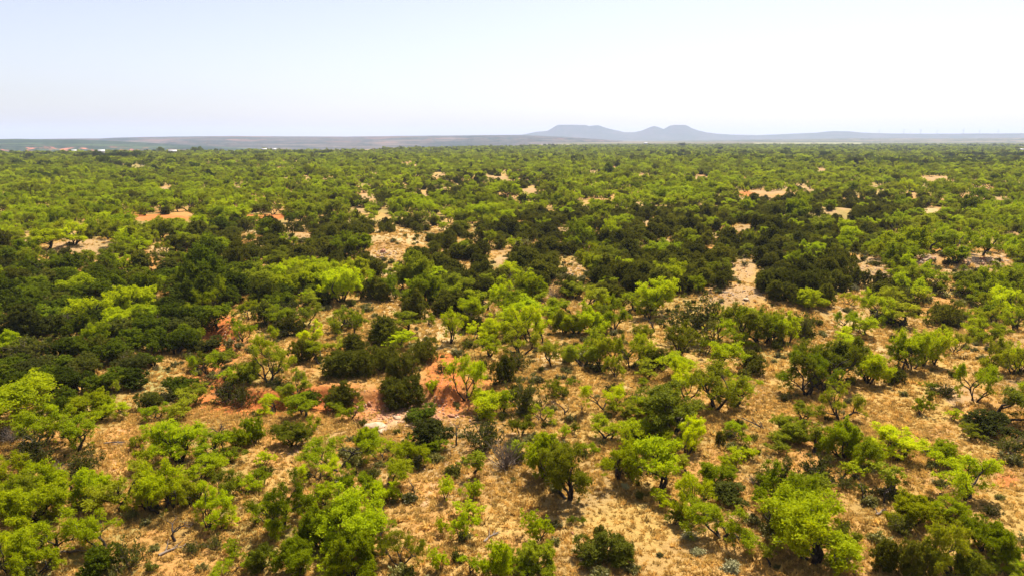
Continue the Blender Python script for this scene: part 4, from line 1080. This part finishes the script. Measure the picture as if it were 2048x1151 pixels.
def weeds():
    g, x, y = ground_scatter(30, 190, 11000, 31)
    z = height(x, y); u, v, d = project(x, y, z)
    b, w = bare_amount(u, v, 0.5)
    k = (g.random(len(x)) < 0.35 + 2.2 * fbm(x / 11 + 20, y / 11, 3)) & (g.random(len(x)) > b * 0.75)
    x, y, z = x[k], y[k], z[k]; m = len(x)
    firsts = []
    for i, (q, me) in enumerate(zip(((3.0, 42.0), (-3.5, 43.0), (9.5, 46.0)), (shrub_stems(211, 16, 0.45, 1.3, M_TWIG, M_WEED, 10, 2, 0.008), shrub_stems(212, 20, 0.38, 1.6, M_TWIG, M_WEED, 10, 2, 0.008), shrub_stems(213, 14, 0.55, 1.0, M_TWIG, M_OLIVE, 8, 2, 0.008)))):
        ob = []
        for nme, mm in me.parts:
            ob.append(mm)
        root = bpy.data.objects.new('low_weed', None); COL.objects.link(root); root.location = (q[0], q[1], float(height(np.array([q[0]]), np.array([q[1]]))[0]))
        tag(root, ['little yellow-green weed at the lower edge', 'low spreading weed left of the lower middle', 'small olive weed beside the lower grass'][i], 'weed', 'low weeds')
        fo = []
        for nme, mm in me.parts:
            o = link(nme, mm, root); fo.append(o)
        firsts.append(fo)
    sc = np.exp(g.normal(size=m) * 0.35) * np.where(np.hypot(x, y) > 110, 1.4, 1.0)
    scatter('low_weeds', 'low green and olive weeds scattered over the dry grass', 'weeds', np.column_stack([x, y, z]), np.column_stack([sc, sc, sc]),
            np.column_stack([np.zeros(m), np.zeros(m), g.random(m) * 6.28]), g.integers(0, 3, m), firsts)
weeds()
def rock_mesh(seed, mat, flat_=0.55):
    ng = np.random.default_rng(seed)
    n, m = 7, 5
    V = []; Q = []
    for i in range(m):
        ph = math.pi * (i + 0.35) / m
        for j in range(n):
            th = 2 * math.pi * j / n
            rr = 1 + 0.28 * ng.normal()
            V.append((math.sin(ph) * math.cos(th) * rr, math.sin(ph) * math.sin(th) * rr * 0.8, math.cos(ph) * rr * flat_))
    for i in range(m - 1):
        for j in range(n):
            Q.append((i * n + j, (i + 1) * n + j, (i + 1) * n + (j + 1) % n, i * n + (j + 1) % n))
    V.append((0, 0, flat_)); V.append((0, 0, -flat_)); T = []
    for j in range(n):
        T.append((len(V) - 2, j, (j + 1) % n)); T.append((len(V) - 1, (m - 1) * n + (j + 1) % n, (m - 1) * n + j))
    return mesh_np('rock', V, Q, T, [mat])
def rocks():
    first = []
    spots = [(752, 853, 1.15, 'white flat rock slab below the whitish wash', 0), (768, 862, 0.7, 'small whitish rock just below the white slab', 0), (905, 832, 0.55, 'reddish rock on the wash right of the big round juniper', 1), (842, 812, 0.6, 'red boulder at the foot of the round juniper', 1),
             (795, 836, 0.5, 'pale rock in the middle of the wash', 0), (668, 812, 0.5, 'red rock on the left of the red bank', 1), (1492, 598, 0.6, 'pale rock on the bald knoll slope', 0), (1448, 584, 0.5, 'pale rock on the left of the bald knoll', 0)]
    for n, (u, v, s, lab, c) in enumerate(spots):
        x, y = unproject(u, v)
        o = link('rock', rock_mesh(300 + n, (M_ROCK, M_REDROCK)[c], 0.45)); zc = float(height(x, y)[0])
        o.location = (float(x[0]), float(y[0]), zc + 0.05 * s); o.scale = (s, s * 0.75, s * 0.7); o.rotation_euler = (0.1, 0.1, n * 1.3)
        tag(o, lab, 'rock', 'loose rocks'); first.append(o)
    P, S, R, Vr = [], [], [], []
    g = np.random.default_rng(9)
    for (cu, cv, ru, rv, n, sz) in ((830, 828, 120, 28, 900, 0.085), (700, 800, 70, 24, 220, 0.065), (885, 765, 40, 34, 160, 0.06), (1470, 588, 70, 26, 260, 0.09), (1482, 545, 28, 26, 120, 0.10), (1742, 540, 36, 22, 160, 0.13),
                                (1972, 520, 42, 14, 160, 0.25), (1848, 516, 30, 9, 120, 0.25), (775, 506, 34, 11, 80, 0.2), (455, 680, 26, 46, 120, 0.08), (1145, 540, 26, 17, 60, 0.13), (600, 900, 300, 200, 300, 0.08)):
        u = cu + ru * g.normal(size=n) * 0.5; v = cv + rv * g.normal(size=n) * 0.5
        x, y = unproject(u, v)
        sc = sz * np.exp(g.normal(size=n) * 0.5)
        P.append(np.column_stack([x, y, height(x, y) - sc * 0.1])); S.append(np.column_stack([sc, sc, sc])); R.append(g.random((n, 3)) * 6.28)
        Vr.append(np.where(g.random(n) < (0.6 if cv > 640 else 0.15), 2, 0))
    scatter('rubble', 'small stones strewn over the red wash and the bald slopes', 'stones', np.vstack(P), np.vstack(S), np.vstack(R), np.concatenate(Vr), [[o] for o in first])
rocks()

# ------------------------------------------------------------------ fallen wood
def fallen(u, v, L, seed, label, mat, ang):
    rg = random.Random(seed); V, Q = [], []
    x, y = unproject(u, v); zc = float(height(x, y)[0])
    d = Vector((math.cos(ang), math.sin(ang), 0.04))
    pts = [Vector((0, 0, 0.08))]
    for k in range(5):
        d = (d + Vector((rg.gauss(0, .2), rg.gauss(0, .2), rg.gauss(0, .05)))).normalized(); pts.append(pts[-1] + d * L / 5)
    tube(V, Q, pts, [0.10, 0.085, 0.07, 0.055, 0.04, 0.02], 5)
    for k in range(4):
        q = pts[rg.randint(1, 4)]; dd = (d + Vector((rg.gauss(0, .7), rg.gauss(0, .7), abs(rg.gauss(0, .4))))).normalized()
        tube(V, Q, [q, q + dd * L * .2, q + dd * L * .36 + Vector((0, 0, rg.gauss(0, .08)))], [0.05, 0.035, 0.012], 4)
    o = link('fallen_branch', mesh_np('fallen_branch', [tuple(p) for p in V], Q, None, [mat], smooth=True))
    o.location = (float(x[0]), float(y[0]), zc)
    tag(o, label, 'fallen branch', 'fallen branches')
fallen(92, 1112, 2.6, 1, 'pale fallen limb under the sprawling mesquite in the lower left', M_TWIG, 0.3)
fallen(200, 888, 3.4, 2, 'dead branch reaching over the pale trail on the left', M_TWIG, 0.35)
fallen(318, 1112, 2.2, 3, 'thin dead branch on the orange ground at the lower left', M_TWIG, 0.9)
fallen(968, 1085, 1.6, 4, 'whitish fallen twig on the orange grass at the lower middle', M_TWIG, 1.0)
fallen(1160, 1125, 2.0, 5, 'grey fallen sticks left of the low juniper', M_TWIG, 0.7)
fallen(1752, 1030, 1.4, 6, 'pale broken log right of the great mesquite', M_TWIG, 0.8)
fallen(1165, 733, 2.2, 7, 'pale fallen limb under the mesquites in the middle', M_TWIG, 0.1)
fallen(1540, 862, 3.0, 8, 'black dead limb left of the dark mesquite trunk', M_DEADWOOD, 2.9)

# ------------------------------------------------------------------ far buildings and wind turbines
M_ROOF = plain_material('white metal roof', (0.42, 0.41, 0.40), (0.50, 0.49, 0.48), 0.5, 0.5)
M_WALL = plain_material('pale shed wall', (0.50, 0.47, 0.42), (0.60, 0.57, 0.52), 0.5, 0.8)
M_TURB = plain_material('white turbine paint', (0.36, 0.36, 0.37), (0.42, 0.42, 0.43), 0.1, 0.6)
def barn(u, v, w, dp, h, label):
    x, y = unproject(u, v); x, y = float(x[0]), float(y[0]); zc = float(height(np.array([x]), np.array([y]))[0])
    e = bpy.data.objects.new('farm_building', None); COL.objects.link(e); e.location = (x, y, zc); e.rotation_euler = (0, 0, -math.atan2(x, y))
    tag(e, label, 'building', 'far farm buildings')
    a, b = w / 2, dp / 2
    Vw = [(-a, -b, 0), (a, -b, 0), (a, b, 0), (-a, b, 0), (-a, -b, h), (a, -b, h), (a, b, h), (-a, b, h), (-a, 0, h * 1.35), (a, 0, h * 1.35)]
    link('wall', mesh_np('farm_wall', Vw, [(0, 1, 5, 4), (2, 3, 7, 6), (1, 2, 6, 5), (3, 0, 4, 7)], [(5, 6, 9), (7, 4, 8)], [M_WALL]), e)
    o = 0.4; t = 0.15
    Vr = []
    for dz in (0.02, t):
        Vr += [(-a - o, -b - o, h - 0.1 + dz), (a + o, -b - o, h - 0.1 + dz), (a + o, 0, h * 1.35 + dz + 0.05), (-a - o, 0, h * 1.35 + dz + 0.05), (a + o, b + o, h - 0.1 + dz), (-a - o, b + o, h - 0.1 + dz)]
    Qr = [(6, 7, 8, 9), (9, 8, 10, 11), (3, 2, 1, 0), (5, 4, 2, 3), (0, 1, 7, 6), (4, 5, 11, 10), (1, 2, 8, 7), (2, 4, 10, 8), (5, 3, 9, 11), (3, 0, 6, 9)]
    link('roof', mesh_np('farm_roof', Vr, Qr, None, [M_ROOF]), e)
    Vd = [(-1.8, -b - 0.06, 0.02), (1.8, -b - 0.06, 0.02), (1.8, -b - 0.06, h * 0.75), (-1.8, -b - 0.06, h * 0.75), (-1.8, -b - 0.01, 0.02), (1.8, -b - 0.01, 0.02), (1.8, -b - 0.01, h * 0.75), (-1.8, -b - 0.01, h * 0.75)]
    link('door', mesh_np('farm_door', Vd, [(0, 1, 2, 3), (1, 5, 6, 2), (5, 4, 7, 6), (4, 0, 3, 7), (3, 2, 6, 7)], None, [M_DEADWOOD]), e)
barn(346, 308.8, 13, 9, 5.5, 'long white roofed barn among far green scrub below the bluff')
barn(204, 312.0, 9, 7, 7.0, 'small white house roof above the dark tree row at far left')
barn(149, 307.5, 7, 6, 5.0, 'tiny white shed in front of the red cliffs at far left')
barn(529, 304.6, 9, 7, 5.5, 'tiny white building left of the pale far field')
barn(549, 303.4, 8, 7, 5.0, 'tiny white building second from the far dark trees')
barn(1291, 290.6, 15, 12, 8.0, 'lone white building at the foot of the mesas')
barn(2042, 304.4, 9, 8, 5.0, 'tiny white building at the far right edge')
def turbine(u, v_base, px, dist, label, spin, yaw):
    th = math.atan((u - 1024) / F_PX * 1.0)
    x = dist * math.sin(th); y = dist * math.cos(th)
    zb = CAM_H + (HORIZON - v_base) / F_PX * y - 12
    s = px / F_PX * y + 12
    hub = s * 0.68; bl = s * 0.34
    e = bpy.data.objects.new('wind_turbine', None); COL.objects.link(e); e.location = (x, y, zb); e.rotation_euler = (0, 0, -th + yaw)
    tag(e, label, 'wind turbine', 'wind turbines on the skyline')
    V, Q = [], []; tube(V, Q, [(0, 0, -30), (0, 0, hub * .5), (0, 0, hub)], [5.0, 4.2, 3.2], 8)
    link('tower', mesh_np('turbine_tower', [tuple(p) for p in V], Q, None, [M_TURB], smooth=True), e)
    V, Q = [], []; tube(V, Q, [(0, 7, hub + 1), (0, 2, hub + 1), (0, -5, hub + 1), (0, -8, hub + 1)], [2.2, 3.0, 2.8, 1.0], 8)
    link('nacelle', mesh_np('turbine_nacelle', [tuple(p) for p in V], Q, None, [M_TURB], smooth=True), e)
    for k in range(3):
        a = spin + k * 2.0944
        V, Q = [], []
        c = Vector((0, -7, hub + 1)); d = Vector((math.sin(a), 0, math.cos(a)))
        tube(V, Q, [c + d * 1.5, c + d * bl * .25, c + d * bl * .6, c + d * bl], [2.0, 3.2, 2.2, 0.8], 5)
        link('blade', mesh_np('turbine_blade', [tuple(p) for p in V], Q, None, [M_TURB], smooth=True), e)
for n, (u, vb, px, dist, lab) in enumerate([(1740, 268.5, 9, 15500, 'faint wind turbine nearest the broad ridge right of the mesas'), (1788, 268.5, 12, 14800, 'clear wind turbine left of a fainter twin on the right skyline'), (1801, 268.5, 7, 17500, 'faint turbine close behind the second one on the skyline'),
        (1821, 268.5, 12, 14800, 'tall wind turbine third in line on the right skyline'), (1853, 268.5, 9, 16500, 'pale turbine between two taller ones on the skyline'), (1904, 268.5, 12, 14800, 'tall wind turbine standing alone right of the row middle'),
        (1936, 268.5, 10, 16000, 'faint turbine with a wide gap to its right'), (1972, 268.5, 9, 16500, 'faint turbine before the pair at the right end'), (2025, 268.0, 12, 14800, 'left turbine of the pair at the right end of the skyline'),
        (2029, 268.0, 11, 15500, 'right turbine of the pair at the right end of the skyline')]):
    turbine(u, vb, px, dist, lab, 0.4 + n * 0.83, 0.3 * math.sin(n * 2.1))

# ------------------------------------------------------------------ haze: one closed box of thin air
def haze_box():
    a, z0, z1 = 24500.0, -110.0, 330.0
    V = [(-a, -a, z0), (a, -a, z0), (a, a, z0), (-a, a, z0), (-a, -a, z1), (a, -a, z1), (a, a, z1), (-a, a, z1)]
    Q = [(3, 2, 1, 0), (4, 5, 6, 7), (0, 1, 5, 4), (1, 2, 6, 5), (2, 3, 7, 6), (3, 0, 4, 7)]
    m = bpy.data.materials.new('haze'); m.use_nodes = True
    t = m.node_tree; t.nodes.clear()
    out = t.nodes.new('ShaderNodeOutputMaterial'); pv = t.nodes.new('ShaderNodeVolumePrincipled')
    pv.inputs['Color'].default_value = (*HAZE_COLOR, 1); pv.inputs['Density'].default_value = HAZE_DENSITY; pv.inputs['Anisotropy'].default_value = 0.1
    t.links.new(pv.outputs[0], out.inputs['Volume'])
    o = link('haze', mesh_np('haze', V, Q, None, [m]))
    tag(o, kind='stuff')
haze_box()
